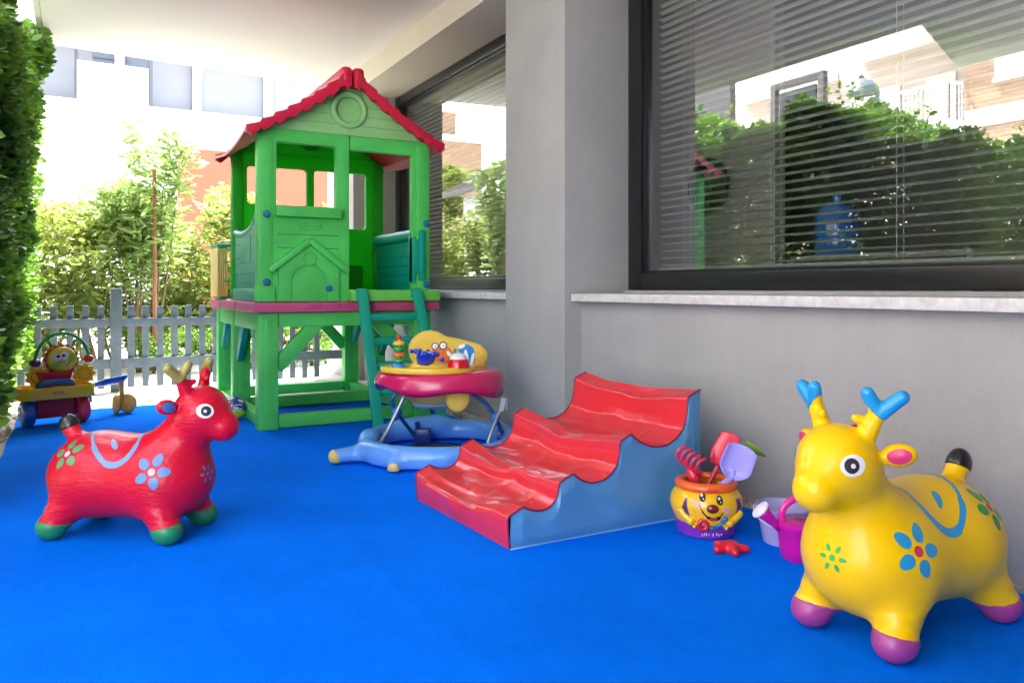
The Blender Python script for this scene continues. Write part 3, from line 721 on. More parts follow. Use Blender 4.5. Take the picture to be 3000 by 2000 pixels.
# lower legs
for (x, y) in ((X0, YF), (X1 - .14, YF), (X0, YB - .1), (X1 - .14, YB - .1), (X0, YE - .12), (X1 - .14, YE - .12)):
    bmo('leg', lambda b: (box(b, x, x + .14, y, y + (.13 if y < 6 else .11), .004, .83, .016), box(b, x + .045, x + .095, y - .003, y + .02, .15, .78, .006)), G1)
# under-deck beams
bmo('deck_beam', lambda b: box(b, X0 + .142, X1 - .142, YF + .012, YF + .09, .727, .829, .01), G1)
bmo('deck_beam', lambda b: box(b, X0 + .142, X1 - .142, YB - .08, YB - .01, .727, .829, .01), G1)
bmo('deck_beam', lambda b: box(b, X0 + .142, X1 - .142, YE - .1, YE - .03, .727, .829, .01), G1)
for x in (X0 + .012, X1 - .09):
    bmo('deck_beam', lambda b: box(b, x, x + .075, YF + .132, YB - .102, .70, .829, .01), G1)
    bmo('deck_beam', lambda b: box(b, x, x + .075, YB + .012, YE - .122, .70, .829, .01), G1)
# foot beams
for y in (YF + .02, YB - .09, YE - .1):
    bmo('foot_beam', lambda b: (box(b, X0 + .142, X1 - .142, y, y + .075, .012, .105, .012), [lathe(b, [(0, .001), (.014, .001), (.016, -.004)], seg=12, M=Matrix.Translation((xx, y - .001, .06)) @ Matrix.Rotation(math.pi / 2, 4, 'X')) for xx in (1.5, 2.0)]), G1)
for x in (X0 + .02, X1 - .1):
    bmo('foot_beam', lambda b: box(b, x, x + .08, YF + .132, YB - .102, .012, .095, .012), G1)
    bmo('foot_beam', lambda b: box(b, x, x + .08, YB + .012, YE - .122, .012, .095, .012), G1)
# diagonal braces
for y in (YF + .05, YE - .06):
    bmo('brace', lambda b: beam(b, (X0 + .13, y, .44), (X0 + .43, y, .76), .055, .105, .012), G1)
    bmo('brace', lambda b: beam(b, (X1 - .13, y, .44), (X1 - .43, y, .76), .055, .105, .012), G1)
for x in (X0 + .05, X1 - .05):
    bmo('brace', lambda b: beam(b, (x, YF + .12, .44), (x, YF + .40, .74), .05, .10, .012), G3)
    bmo('brace', lambda b: beam(b, (x, YB - .1, .44), (x, YB - .38, .74), .05, .10, .012), G3)
    bmo('brace', lambda b: beam(b, (x, YE - .12, .5), (x, YE - .34, .74), .05, .09, .012), G3)
# deck
def deck(b):
    box(b, X0 - .045, X1 + .05, YF - .045, YE + .04, .832, .903, .010)
    for x in (1.42, 1.56, 1.95, 2.12): box(b, x, x + .11, YF - .049, YF - .03, .868, .899, .004)
bmo('deck', deck, PK)
bmo('deck_joint', lambda b: [box(b, X0 - .047, X0 + .02, y, y + .004, .836, .9) for y in (6.25, 6.95)], mat('joint_dark', (.12, .01, .03), .7))
# upper front frame
def front(b):
    outer = [(X0, .905), (X0, 2.125), (XM - .003, 2.125), (XM - .003, .905)]
    plate(b, outer, [rrect(X0 + .125, XM - .10, 1.56, 2.035, .02), ], .075, MXZ(YF + .04), .008)
    outer = [(XM + .003, 2.02), (XM + .003, 2.125), (X1 - .02, 2.125), (X1 - .02, .905), (X1 - .155, .905), (X1 - .155, 2.02)]
    plate(b, outer, [], .07, MXZ(YF + .037), .012)
bmo('front_frame', front, G1)
def lime(b):      # rounded inner rims that read lighter
    box(b, XM - .07, XM - .006, YF + .002, YF + .10, .99, 2.02, .012)
bmo('door_post', lime, G1)
bmo('corner_post', lambda b: (box(b, X0 - .008, X0 + .1, YF - .008, YF + .1, .905, 2.10, .022), box(b, X0 - .014, X0 + .112, YF - .02, YF + .10, .906, 1.02, .012)), G1)
bmo('corner_post', lambda b: (box(b, X1 - .125, X1 - .012, YF - .008, YF + .1, .905, 2.10, .022)), G1)
bmo('shelf', lambda b: box(b, X0 + .11, XM - .075, YF - .055, YF + .03, 1.505, 1.585, .014), G1)
def grooves(b):
    for z in (1.38, 1.285, 1.19, 1.095, 1.0): box(b, X0 + .13, XM - .085, YF - .0, YF + .004, z, z + .007)
bmo('panel_groove', grooves, GRV)
def gablehouse(b):
    y = YF
    ax, az = 1.445, 1.345
    beam(b, (ax + .003, y - .022, az), (ax - .285, y - .022, az - .225), .055, .05, .022)
    beam(b, (ax - .003, y - .0225, az - .001), (ax + .285, y - .0225, az - .225), .055, .05, .022)
    arch = [(ax - .215, .908), (ax - .215, 1.15), (ax, 1.31), (ax + .215, 1.15), (ax + .215, .908), (ax + .13, .908), (ax + .13, 1.04)]
    arch += [(ax + .13 * math.cos(t), 1.04 + .13 * math.sin(t)) for t in [math.pi * k / 14 for k in range(1, 14)]] + [(ax - .13, 1.04), (ax - .13, .908)]
    plate(b, arch, [], .022, MXZ(y - .008), .004)
    plate(b, [(ax - .131, .909), (ax - .131, 1.04)] + [(ax - .131 * math.cos(t), 1.04 + .131 * math.sin(t)) for t in [math.pi * k / 14 for k in range(1, 14)]] + [(ax + .131, 1.04), (ax + .131, .909)], [], .01, MXZ(y - .001), .001)
    tube(b, [(ax + .045 * math.cos(t), y - .022, 1.215 + .045 * math.sin(t)) for t in [k / 24 * 6.2832 for k in range(24)]], .007, 8, closed=True)
bmo('doghouse_relief', gablehouse, G1)
def emblem(b):
    tube(b, [(1.455 + .085 * math.cos(t), YF + .001, 1.445 + .03 * math.sin(t)) for t in [k / 28 * 6.2832 for k in range(28)]], .0055, 6, closed=True)
    for k in range(6):
        xx = 1.40 + k * .022
        if k in (0, 3): tube(b, [(xx + .008 + .008 * math.cos(t), YF, 1.445 + .013 * math.sin(t)) for t in [.8 + q * .6 for q in range(8)]], .0045, 5)
        elif k in (1,): tube(b, [(xx, YF, 1.46), (xx, YF, 1.432), (xx, YF, 1.445), (xx + .012, YF, 1.447), (xx + .012, YF, 1.432)], .0045, 5)
        elif k == 2: tube(b, [(xx + .006, YF, 1.455), (xx + .006, YF, 1.432)], .0045, 5)
        else: tube(b, [(xx + .008 + .008 * math.cos(t), YF, 1.445 + .013 * math.sin(t)) for t in [q * .5 for q in range(13)]], .0045, 5)
bmo('raised_emblem', emblem, G1)
for (x, z) in ((X0 + .055, 1.52), (X0 + .055, 1.045), (1.59, 1.0), (X1 - .045, 1.50), (X1 - .045, 1.03)):
    bmo('bolt', lambda b: (lathe(b, [(0, .024), (.016, .022), (.025, .012), (.027, 0)], seg=20, M=Matrix.Translation((x, YF - .006, z)) @ Matrix.Rotation(math.pi / 2, 4, 'X')), box(b, x - .013, x + .013, YF - .033, YF - .028, z - .003, z + .003)), BL)
# gables front and back
def gable(b, y, t=.05):
    pts = [(X0 + .005, 2.127), (X1 - .015, 2.127), (X1 - .015, 2.15), (XM, 2.54), (X0 + .005, 2.15)]
    plate(b, pts, [circ(XM - .005, 2.315, .098, 28)], t, MXZ(y), .004)
def gable_dress(b, y):
    box(b, XM - .11, XM + .10, y + .005, y + .02, 2.2, 2.43)
    tube(b, [(XM - .005 + .117 * math.cos(t), y - .026, 2.315 + .117 * math.sin(t)) for t in [k / 36 * 6.2832 for k in range(36)]], .024, 10, closed=True)
bmo('gable', lambda b: (gable(b, YF + .035), gable_dress(b, YF + .035)), G2)
bmo('gable_groove', lambda b: [(box(b, X0 + a, XM - c, YF + .0085, YF + .012, z, z + .005), box(b, XM + c - .01, X1 - a - .02, YF + .0085, YF + .012, z, z + .005)) for z, a, c in ((2.20, .1, .10), (2.27, .22, .14), (2.34, .33, .14), (2.42, .46, .10))], mat('groove_pale', (.17, .38, .13), .6))
bmo('gable', lambda b: (gable(b, YB - .03), gable_dress(b, YB - .03)), G5)
# back wall
def back(b):
    outer = [(X0, .905), (X0, 2.125), (X1 - .02, 2.125), (X1 - .02, .905)]
    plate(b, outer, [rrect(X0 + .12, XM - .045, 1.70, 2.01, .03), rrect(XM + .02, X1 - .17, 1.52, 2.01, .03)], .06, MXZ(YB - .035), .01)
    box(b, XM + .05, X1 - .2, YB - .075, YB - .06, .98, 1.2, .012)
bmo('back_wall', back, G5)
bmo('corner_post', lambda b: box(b, X0 - .006, X0 + .085, YB - .09, YB + .004, .905, 2.12, .018), G5)
bmo('corner_post', lambda b: box(b, X1 - .11, X1 - .014, YB - .09, YB + .004, .905, 2.12, .018), G5)
# side panels (teal)
def side_panel(b, x, w):
    ys = [YF + .1, YF + .13, YF + .3, YF + .55, YF + .8, YB - .1]; zt = [1.57, 1.56, 1.475, 1.44, 1.44, 1.47]
    top = list(zip(ys, zt)); pts = [(YF + .095, .93)] + [(YF + .095, zt[0])] + [(p.x, p.y) for p in smooth_path([(a, c, 0) for a, c in top], 4)] + [(YB - .095, .93)]
    plate(b, [(p[0], p[1]) for p in pts][::-1], [], .04, MYZ(x), .008)
    P = smooth_path([(x, a, c - .02) for a, c in top], 5); tube(b, P, .034, 10)
    box(b, x - .038, x + .03, YF + .1, YB - .1, .908, 1.0, .01)
bmo('side_panel', lambda b: side_panel(b, X0 + .035, .05), G3)
def sgr(b, x):
    for z, y0, y1 in ((1.37, YF + .12, YF + .3), (1.34, YF + .8, YB - .15), (1.28, YF + .12, YF + .35), (1.24, YF + .85, YB - .15), (1.19, YF + .12, YB - .13), (1.11, YF + .25, YB - .25), (1.04, YF + .25, YB - .25)):
        box(b, x - .003, x, y0, y1, z, z + .006)
    box(b, x - .003, x, YF + .36, YF + .366, 1.2, 1.40); box(b, x - .003, x, YB - .2, YB - .194, 1.01, 1.12)
bmo('panel_groove', lambda b: sgr(b, X0 + .0148), mat('groove_teal', (0, .16, .11), .5))
def right_panel(b):
    x = X1 - .07
    plate(b, [(YF + .1, .93), (YF + .1, 1.40), (YB - .1, 1.40), (YB - .1, .93)], [circ(YF + .38, 1.19, .016, 12, .03), circ(YF + .74, 1.17, .016, 12, .03), circ(YF + .24, 1.36, .02, 12), circ(YB - .2, 1.34, .02, 12)], .04, MYZ(x), .004)
    plate(b, [(YF + .1, 1.375), (YF + .1, 1.465), (YB - .1, 1.465), (YB - .1, 1.375)][::-1], [], .10, MYZ(x - .01), .035, 4)
bmo('side_panel', right_panel, G3)
bmo('panel_groove', lambda b: [box(b, X1 - .0935, X1 - .0895, YF + .12, YB - .12, z, z + .006) for z in (1.33, 1.255, 1.18, 1.105, 1.03)], mat('groove_teal', (0, .16, .11), .5))
bmo('gate_leaf', lambda b: (box(b, X1 - .155, X1 - .13, YF - .01, YF + .09, 1.04, 1.40, .01), box(b, X1 - .115, X1 - .065, YF - .045, YF - .009, 1.06, 1.45, .018), box(b, X1 - .145, X1 - .11, YF - .03, YF - .004, 1.12, 1.38, .01)), G3)
# roof
def roof_side(b, s):
    # s=-1 left, +1 right. stepped tiles, gentle sag toward the eave
    cx = XM - .012; n = 8; N = 64
    y0, y1 = YF - .11, YB + .13
    def zt(u): return 2.575 - .545 * u ** .93 + .05 * u * u - .012 * math.sin(u * 3.14)
    def ex(u): return cx + s * (.010 + (.735 if s < 0 else .712) * u)
    ny = 14; rows = []
    for i in range(N + 1):
        u = i / N; k = (u * n) % 1; stp = .020 * (k if i < N else 1); row = []
        for j in range(ny + 1):
            v = j / ny; y = y0 + (y1 - y0) * v
            sag = -.055 * u ** 2 * math.sin(v * math.pi) ** 1.0 + (.0 if j else 0)
            row.append((ex(u), y, zt(u) + stp + sag))
        rows.append(row)
    th = .022
    top = [[b.verts.new(p) for p in r] for r in rows]
    bot = [[b.verts.new((p[0], p[1], p[2] - th)) for p in r] for r in rows]
    for i in range(N):
        for j in range(ny):
            f = (top[i][j], top[i + 1][j], top[i + 1][j + 1], top[i][j + 1]); b.faces.new(f if s > 0 else f[::-1])
            f = (bot[i][j], bot[i][j + 1], bot[i + 1][j + 1], bot[i + 1][j]); b.faces.new(f if s > 0 else f[::-1])
    for j in range(ny):
        for i, fl in ((0, 1), (N, -1)):
            f = (top[i][j], top[i][j + 1], bot[i][j + 1], bot[i][j]); b.faces.new(f if fl * s > 0 else f[::-1])
    # verge boards with scalloped bottom, at both ends
    for (ya, yb, jj) in ((y0 - .012, y0 + .022, 0), (y1 - .022, y1 + .012, ny)):
        outer = []; lower = []
        for i in range(N + 1):
            u = i / N; p = rows[i][jj]; outer.append((p[0], p[2] + .006 + (.006 if i else 0)))
            thick = .085 - .03 * u if u > .06 else .115
            lower.append((p[0], p[2] - thick + .013 * math.cos(u * n * 2 * math.pi) * (1 if u > .08 else 0) - .0 * u))
        # rounded knob at ridge
        pts = outer + lower[::-1]
        if s < 0: pts = pts[::-1]
        plate(b, pts, [], abs(yb - ya), MXZ((ya + yb) / 2), .006)
    ball = [(cx + s * .045, YF - .10, 2.565)]
    box(b, *((cx + .004, cx + .085) if s > 0 else (cx - .085, cx - .004)), YF - .125, YB + .145, 2.47, 2.60, .035, seg=3)
    # tile joints on the slope
    for i in range(1, n + 1):
        pass
bmo('roof_half', lambda b: roof_side(b, -1), RD)
bmo('roof_half', lambda b: roof_side(b, 1), RD)
# step
bmo('step', lambda b: box(b, XM - .02, X1 + .035, YF - .1, YF + .06, .907, .99, .014), G4)
# ladder
def stringer(b, xt, xb):
    beam(b, (xt, YF - .13, 1.0), (xb, YF - .47, .02), .055, .085, .014, up=Vector((0, 1, 0)))
for xt, xb in ((1.80, 1.81), (2.225, 2.29)):
    bmo('ladder_rail', lambda b: (beam(b, (xt, YF - .115, .99), (xb, YF - .46, .012), .075, .05, .014, up=Vector((0, 1, .3))), box(b, xt - .042, xt + .042, YF - .128, YF - .095, .93, 1.0, .012)), G3)
    bmo('bolt', lambda b: lathe(b, [(0, .02), (.018, .018), (.026, .008), (.028, 0)], seg=20, M=Matrix.Translation((xt, YF - .126, .965)) @ Matrix.Rotation(math.pi / 2, 4, 'X')), BL)
for z in (.79, .62, .45, .27):
    y = YF - .115 - (.99 - z) / .978 * .345; xb2 = 2.225 + (.99 - z) * .066
    bmo('rung', lambda b: box(b, 1.83, xb2 - .03, y - .0, y + .06, z - .028, z + .028, .02), G3)
# slide grip on the back left
bmo('slide_side', lambda b: [box(b, X0 - .055 + .018 * k, X0 - .04 + .018 * k, YE - .44 + .004 * k, YE - .05, .93, 1.36 - .008 * k, .007) for k in range(5)], mat('slide_yellow', (.82, .56, .16), .4))
bmo('slide_clip', lambda b: (box(b, X0 - .06, X0 + .06, YE - .46, YE - .03, 1.352, 1.385, .01), box(b, X0 - .0, X0 + .07, YE - .452, YE - .44, 1.06, 1.075, .003), box(b, X0 - .0, X0 + .07, YE - .452, YE - .44, 1.22, 1.235, .003), box(b, X0 - .03, X0 + .03, YE - .4, YE - .1, .905, .935, .004)), G3)

# ------------------------------------------------------------------ hopping deer
HY = 0.0; HPX = .17
def hrot(P):
    c_, s_ = math.cos(HY), math.sin(HY); R_ = P.copy(); x = P[..., 0] - HPX; y = P[..., 1]
    R_[..., 0] = HPX + c_ * x + s_ * y; R_[..., 1] = -s_ * x + c_ * y; return R_
def hfr(fr_):
    return Matrix.Translation((HPX, 0, 0)) @ Matrix.Rotation(HY, 4, 'Z') @ Matrix.Translation((-HPX, 0, 0)) @ fr_
def deer_field(P, part='body', full=True):
    Q = P.copy(); Q[..., 1] = np.abs(Q[..., 1]); H = hrot(P); H[..., 1] = np.abs(H[..., 1])
    body = smin(ell(Q, (-.135, 0, .242), (.224, .200, .180)), ell(Q, (.135, 0, .238), (.214, .188, .180)), .10)
    body = smin(body, cap(H, (.15, 0, .28), (.268, 0, .46), .135, .094), .06)           # neck
    head = smin(ell(H, (.308, 0, .520), (.108, .107, .103)), cap(H, (.33, 0, .498), (.408, 0, .456), .084, .062), .045)
    body = smin(body, head, .045)
    for fx, bx, r in ((.228, .165, .070), (-.258, -.20, .070)):
        yy = .128 if fx > 0 else .140
        leg = smin(cap(Q, (bx, .085, .17), (fx, yy, .07), .094, .053), ell(Q, (fx + .012 * (1 if fx > 0 else -1), yy + .003, .050), (.059, .053, .048)), .018)
        leg = leg - .0035 * np.exp(-((Q[..., 2] - .125 + .15 * (Q[..., 0] - fx) * (1 if fx > 0 else -1)) / .008) ** 2)
        body = smin(body, leg, .032)
    Q0 = Q; Q = H - np.array((.048, 0, -.028)); ant = smin(cap(Q, (.235, .052, .60), (.225, .088, .675), .031, .022), cap(Q, (.222, .094, .685), (.250, .080, .742), .020, .0155), .006)
    ant = smin(ant, cap(Q, (.222, .094, .685), (.205, .150, .735), .020, .0165), .006)
    ant = smin(ant, cap(Q, (.23, .072, .660), (.258, .050, .672), .017, .013), .006)
    ears = ell(Q - np.array((.19, .134, .578)), (0, 0, 0), (.024, .046, .032), [[.9, -.35, 0], [.35, .9, -.25], [0, .25, .95]])
    body = smin(body, ears, .015); body = smin(body, ant, .012); Q = Q0 - np.array((.0, 0, -.045))
    tail = smin(cap(Q, (-.235, 0, .40), (-.292, 0, .475), .034, .030), ell(Q, (-.305, 0, .490), (.036, .032, .042)), .02)
    return smin(body, tail, .03)
def deer(name_label, loc, rz, cols, tip, hoofc, earc, flowers, flip_):
    global HY
    HY = .06 if flip_ else 0.0
    r = root('hopping_deer', name_label, 'bouncy toy deer', loc, rz)
    lo, hi = (-.37, -.24, -.01), (.48, .25, .78); h = .0085
    o, V, Q = iso_obj('body', deer_field, lo, hi, h, cols, r, relax=1)
    bv = bvh_of(V, Q)
    def patch(name, reg, lo, hi, m, off=.0022, hh=.0055):
        o2, V2, Q2 = iso_obj(name, lambda P: np.maximum(deer_field(P) - off, reg(P)), lo, hi, hh, m, r, relax=1); return o2
    for sx, fx in ((1, .238), (-1, -.24)):
        for sy in (1, -1):
            reg = (lambda P, fx=fx, sy=sy, sx=sx: np.maximum(P[..., 2] - .076 - .22 * (P[..., 0] - fx) * sx, np.abs(P[..., 0] - fx) - .14))
            patch('hoof', reg, (fx - .12, min(0, sy * .25), -.01), (fx + .12, max(0, sy * .25), .13), hoofc)
    for sy in (1, -1):
        n_ = np.array((.02, .75 * sy, .66)); n_ /= np.linalg.norm(n_); c0 = np.array((.268, .095 * sy, .662))
        patch('antler_tip', (lambda P, n_=n_, c0=c0: -((hrot(P) - c0) @ n_) if sy > 0 else np.maximum(-((hrot(P) - c0) @ n_), P[..., 1])), (.19, -.2 if sy < 0 else 0, .625), (.37, .0 if sy < 0 else .22, .755), tip, .0025, .004)
        # ear lining on the front of the ear
        fr = hfr(frame_from((.238, .139 * sy, .550), (-1, -.25 * sy, 0)))
        polys = [disc2(0, 0, .030, .020, .28 * 1 if sy > 0 else math.pi - .28, n=18, rings=3)]
        decal('ear_lining', polys, fr, bv, earc, r, .0016, .3)
    patch('tail_tip', lambda P: -((P - np.array((-.285, 0, .433))) @ np.array((-.45, 0, .89))), (-.37, -.06, .385), (-.22, .06, .52), mat('tail_black', (.008, .008, .01), .3, coat=.3), .0025, .0045)
    # eyes
    W = mat('eye_white', (.8, .78, .76), .35, coat=.3); B = mat('eye_dark', (.035, .03, .04), .3, coat=.3)
    for sy in (1, -1):
        fr = hfr(frame_from((.378, .088 * sy, .530), (-.68, -.73 * sy, 0))); ey = bpy.data.objects.new('eye', None); link(ey, r)
        s = 1 if sy > 0 else -1
        decal('eye_white', [disc2(0, 0, .033, .028, .2 * s, n=24)], fr, bv, W, ey, .0014, .3)
        decal('iris', [disc2(-.003 * s, 0, .0195, n=24)], fr, bv, B, ey, .0022, .3); decal('glint', [disc2(0, 0, .0062, n=14, rings=2)], fr, bv, W, ey, .0030, .3)
    fl_a, fl_c, fl_b, sad, chest = flowers
    for sy in (1, -1):
        vis = (sy > 0) if flip_ else (sy < 0)
        fr = frame_from((.175, 0, .297), (-.12, -1 * sy, 0))
        fr2 = frame_from((-.175, 0, .295), (.10, -1 * sy, -.38))
        for f_, m1, m2, R, a0 in ((fr, fl_a, fl_c, .046, 1.2), (fr2, fl_b, fl_c, .044, .6)):
            pts = [disc2(R * math.cos(a0 + k * 1.2566), R * math.sin(a0 + k * 1.2566), R * .52, R * .46, a0 + k * 1.2566 + math.pi, n=18, rings=3, pinch=.28) for k in range(5)]
            ff = bpy.data.objects.new('painted_flower', None); link(ff, r)
            decal('petals', pts, f_, bv, m1, ff, .0012, .6); decal('flower_centre', [disc2(0, 0, R * .30, n=14, rings=2)], f_, bv, m2, ff, .0014, .6)
        # saddle line
        frs = frame_from((-.03, 0, .300), (0, -1 * sy, -.3))
        k = 1 if sy > 0 else -1
        sp = [(.15 * k, .125), (.09 * k, .07), (.03 * k, .01), (-.03 * k, -.03), (-.085 * k, -.02), (-.115 * k, .025), (-.11 * k, .08), (-.07 * k, .13)]
        decal('saddle_line', [strip2(sp, [.010, .018, .025, .025, .016, .008], 6)], frs, bv, sad, r, .0012, .6)
        sp2 = [(.05 * k, .145), (.0 * k, .105), (-.04 * k, .1)]
        decal('saddle_mark', [disc2(-.01 * k, .055, .034, .012, .7 * k, pinch=.5)], frs, bv, sad, r, .0012, .6)
        if not vis: continue
        frc = frame_from((.2, .012 * sy, .262), (-1, -.04 * sy, .0)); R = .029
        pts = [disc2(R * math.cos(k2 * 1.05), R * math.sin(k2 * 1.05), .011, .008, k2 * 1.05 + math.pi, n=12, rings=2, pinch=.5) for k2 in range(6)] + [disc2(0, 0, .009, n=12, rings=2)]
        decal('chest_flower', pts, frc, bv, chest, r, .0012, .6)
    # inflation plug and mouth line
    bm = bmesh.new(); ball_bm(bm, (.225, 0, .602), (.014, .014, .010), 12); bm_obj('air_plug', bm, mat('plug_red', (.5, .02, .03), .4), r)
    frm = frame_from((.37, 0, .45), (-.4, 1, 0))
    return r
def vinyl(name, col, scr=0.):
    m = mat(name, col, .33, coat=.2, spec=.25, bump=.05, bscale=18, var=.05, vscale=8, rvar=.06)
    if scr:   # combed fur texture pressed into the rubber
        n = m.node_tree.nodes; l = m.node_tree.links; p = n['Principled BSDF']; tc = n.new('ShaderNodeTexCoord'); mp = n.new('ShaderNodeMapping')
        mp.inputs['Scale'].default_value = (28, 90, 120); mp.inputs['Rotation'].default_value = (0, .6, .2)
        nz = n.new('ShaderNodeTexNoise'); nz.inputs['Scale'].default_value = 1; nz.inputs['Detail'].default_value = 3; bp = n.new('ShaderNodeBump'); bp.inputs['Strength'].default_value = scr; bp.inputs['Distance'].default_value = .004
        l.new(tc.outputs['Object'], mp.inputs[0]); l.new(mp.outputs[0], nz.inputs[0]); l.new(nz.outputs[0], bp.inputs['Height']); l.new(bp.outputs[0], p.inputs['Normal'])
    return m
P_ = lambda n, c: mat(n, c, .4, coat=.15, var=.1, vscale=20)
deer('yellow inflatable hopping deer with blue antler tips and purple hooves', (2.137, 1.458, .006), math.pi + .035,
     vinyl('yellow_rubber', (.90, .54, .0)), P_('antler_blue', (.01, .30, .62)), P_('hoof_purple', (.36, .05, .24)), P_('ear_pink', (.62, .03, .13)),
     (P_('flower_blue', (.02, .30, .52)), P_('flower_red', (.65, .03, .08)), P_('flower_green', (.01, .30, .06)), P_('saddle_blue', (.01, .30, .62)), P_('flower_green2', (.03, .40, .06))), True)
deer('red inflatable hopping deer with olive antler tips and green hooves', (.197, 3.541, .006), math.atan2(-.66, .75) + .06,
     vinyl('red_rubber', (.62, .004, .028), .75), P_('antler_olive', (.36, .30, .06)), P_('hoof_green', (.015, .22, .08)), P_('ear_blue', (.05, .19, .45)),
     (P_('flower_slate', (.10, .22, .45)), P_('flower_pink', (.7, .45, .55)), P_('flower_green3', (.10, .30, .12)), P_('saddle_slate', (.16, .30, .50)), P_('flower_slate', (.10, .22, .45))), False)
bpy.data.objects['hopping_deer.001'].scale = (.97, .97, .97)

# ------------------------------------------------------------------ soft play ramp
def ramp():
    r = root('play_ramp', 'soft red and blue vinyl play ramp with scalloped steps against the wall', 'play ramp', (0, 0, 0))
    pr = [(1.431, .006), (1.424, .07), (1.422, .132), (1.46, .149), (1.492, .163), (1.516, .149), (1.549, .139), (1.585, .137), (1.616, .149), (1.641, .176), (1.650, .207), (1.654, .235), (1.688, .251), (1.721, .263), (1.748, .240), (1.78, .223), (1.819, .215), (1.866, .219), (1.906, .240), (1.936, .275), (1.948, .318), (1.950, .367), (1.977, .381), (2.007, .395), (2.043, .364), (2.086, .341), (2.143, .327), (2.201, .330), (2.253, .355), (2.291, .392), (2.31, .449), (2.317, .528), (2.352, .542), (2.389, .556)]
    y0, y1 = 2.59, 3.42; sh = -.035
    fine = []; src = [Vector((a, 0, b)) for a, b in pr]
    for i in range(len(src) - 1):
        for k in range(5): fine.append(src[i].lerp(src[i + 1], k / 5))
    fine.append(src[-1])
    # light smoothing that keeps the crests
    for _ in range(1): fine = [fine[0]] + [(fine[i - 1] + fine[i] * 2 + fine[i + 1]) / 4 for i in range(1, len(fine) - 1)] + [fine[-1]]
    from mathutils import noise as nz
    NV = 90; V = []; n = len(fine)
    crest = [(1.47, .155), (1.70, .257), (1.99, .388), (2.35, .545)]
    for i, p in enumerate(fine):
        for j in range(NV + 1):
            v = j / NV; y = y0 + (y1 - y0) * v; x = p.x + sh * v; z = p.z
            s = math.sin(math.pi * v) ** .8; tri = max(0, 1 - abs(v - .56) / (.56 if v < .56 else .44)) ** .85
            if i > 8:
                cr = max(math.exp(-((p.x - a) / .055) ** 2) for a, b in crest)
                ph = nz.noise(Vector((p.x * 2.0, v * 1.5, 3.3)))
                m_ = .8 + .2 * math.sin(v * 5.2 + p.x * 3 + 1.3 * ph)
                z -= cr * tri * .070 * m_
                x -= cr * s * .020 * math.sin(v * 7 + p.x * 9)
                z -= (1 - cr) * s * .006
                q = Vector((x * 3.6, y * 5.5 + x * 2.5, 1.7)); w1 = nz.noise(q); w2 = nz.noise(Vector((x * 11 + y * 4, y * 6, 5)))
                rg = (1 - abs(nz.noise(Vector((x * 2.4 + y * 3.2, y * 1.9 - x * 2.1, 4.2))))) ** 7 + .4 * (1 - abs(nz.noise(Vector((x * 4.0 - y * 4.5, y * 3.0 + x * 2.5, 8.8))))) ** 8
                z += s ** .6 * .009 * rg
                z += s ** .5 * (.013 * w1 + .002 * w2); x += s ** .5 * .005 * nz.noise(Vector((z * 9, y * 6, 9.)))
            else:
                k = min(1, i / 5) ; x += -.012 * s * k * (1 + .8 * nz.noise(Vector((0, y * 7, z * 9)))) * (1 if i < 14 else .5)
            V.append((x, y, max(z, .006)))
    Fc = [(i * (NV + 1) + j, (i + 1) * (NV + 1) + j, (i + 1) * (NV + 1) + j + 1, i * (NV + 1) + j + 1) for i in range(n - 1) for j in range(NV)]
    o = mesh_obj('cover', V, [f[::-1] for f in Fc], mat('red_vinyl', (.66, .025, .04), .28, coat=.3, bump=.16, bscale=55, var=.05, vscale=6), r, True)
    blue = mat('blue_vinyl', (.075, .26, .48), .42, coat=.1, bump=.25, bscale=9, var=.05, vscale=4)
    for y, sft, fl in ((y0, 0, 1), (y1, sh, -1)):
        mono = [fine[0]]
        for p in fine:
            if p.x > mono[-1].x + .0004: mono.append(p)
        mx = [p.x for p in mono]; mz = [p.z for p in mono]; xs2 = sorted(set([mx[0] + (mx[-1] - mx[0]) * i / 150 for i in range(151)] + mx)); rows = 16; V2 = []; nn = len(xs2)
        for i, xx in enumerate(xs2):
            zt = float(np.interp(xx, mx, mz))
            for k in range(rows + 1):
                z = .006 + (zt - .006) * k / rows; tt = (z - .006) / .5
                e = min(1, (zt - z) / .05) * min(1, z / .04) * min(1, (xx - mx[0]) / .05) * min(1, (mx[-1] - xx) / .05)
                bul = e * (.010 + .010 * nz.noise(Vector((xx * 5 + z * 6, z * 5 - xx * 3, y))) + .004 * nz.noise(Vector((xx * 14 + z * 20, z * 9, 2))))
                V2.append((xx + sft, y - fl * bul, z))
        F2 = [(i * (rows + 1) + k, (i + 1) * (rows + 1) + k, (i + 1) * (rows + 1) + k + 1, i * (rows + 1) + k + 1) for i in range(nn - 1) for k in range(rows)]
        mesh_obj('side_panel', V2, F2 if fl > 0 else [f[::-1] for f in F2], blue, r, True)
        bm = bmesh.new(); tube(bm, [(p.x + sft, y - fl * .001, p.z + .001) for p in fine], .0042, 6); bm_obj('piping', bm, mat('dark_red_piping', (.22, .01, .06), .5), r, True)
        bm = bmesh.new(); tube(bm, [(fine[0].x + sft + .97 * k / 12, y - fl * .004, .010) for k in range(13)], .0045, 6); bm_obj('bottom_piping', bm, mat('pale_blue_piping', (.16, .36, .62), .5), r, True)
    mesh_obj('back_panel', [(2.388, y0, .006), (2.388, y0, .552), (2.388 + sh * .4, y0 * .6 + y1 * .4, .46), (2.388 + sh, y1, .552), (2.388 + sh, y1, .006)], [(0, 1, 2, 3, 4)], blue, r)
ramp()

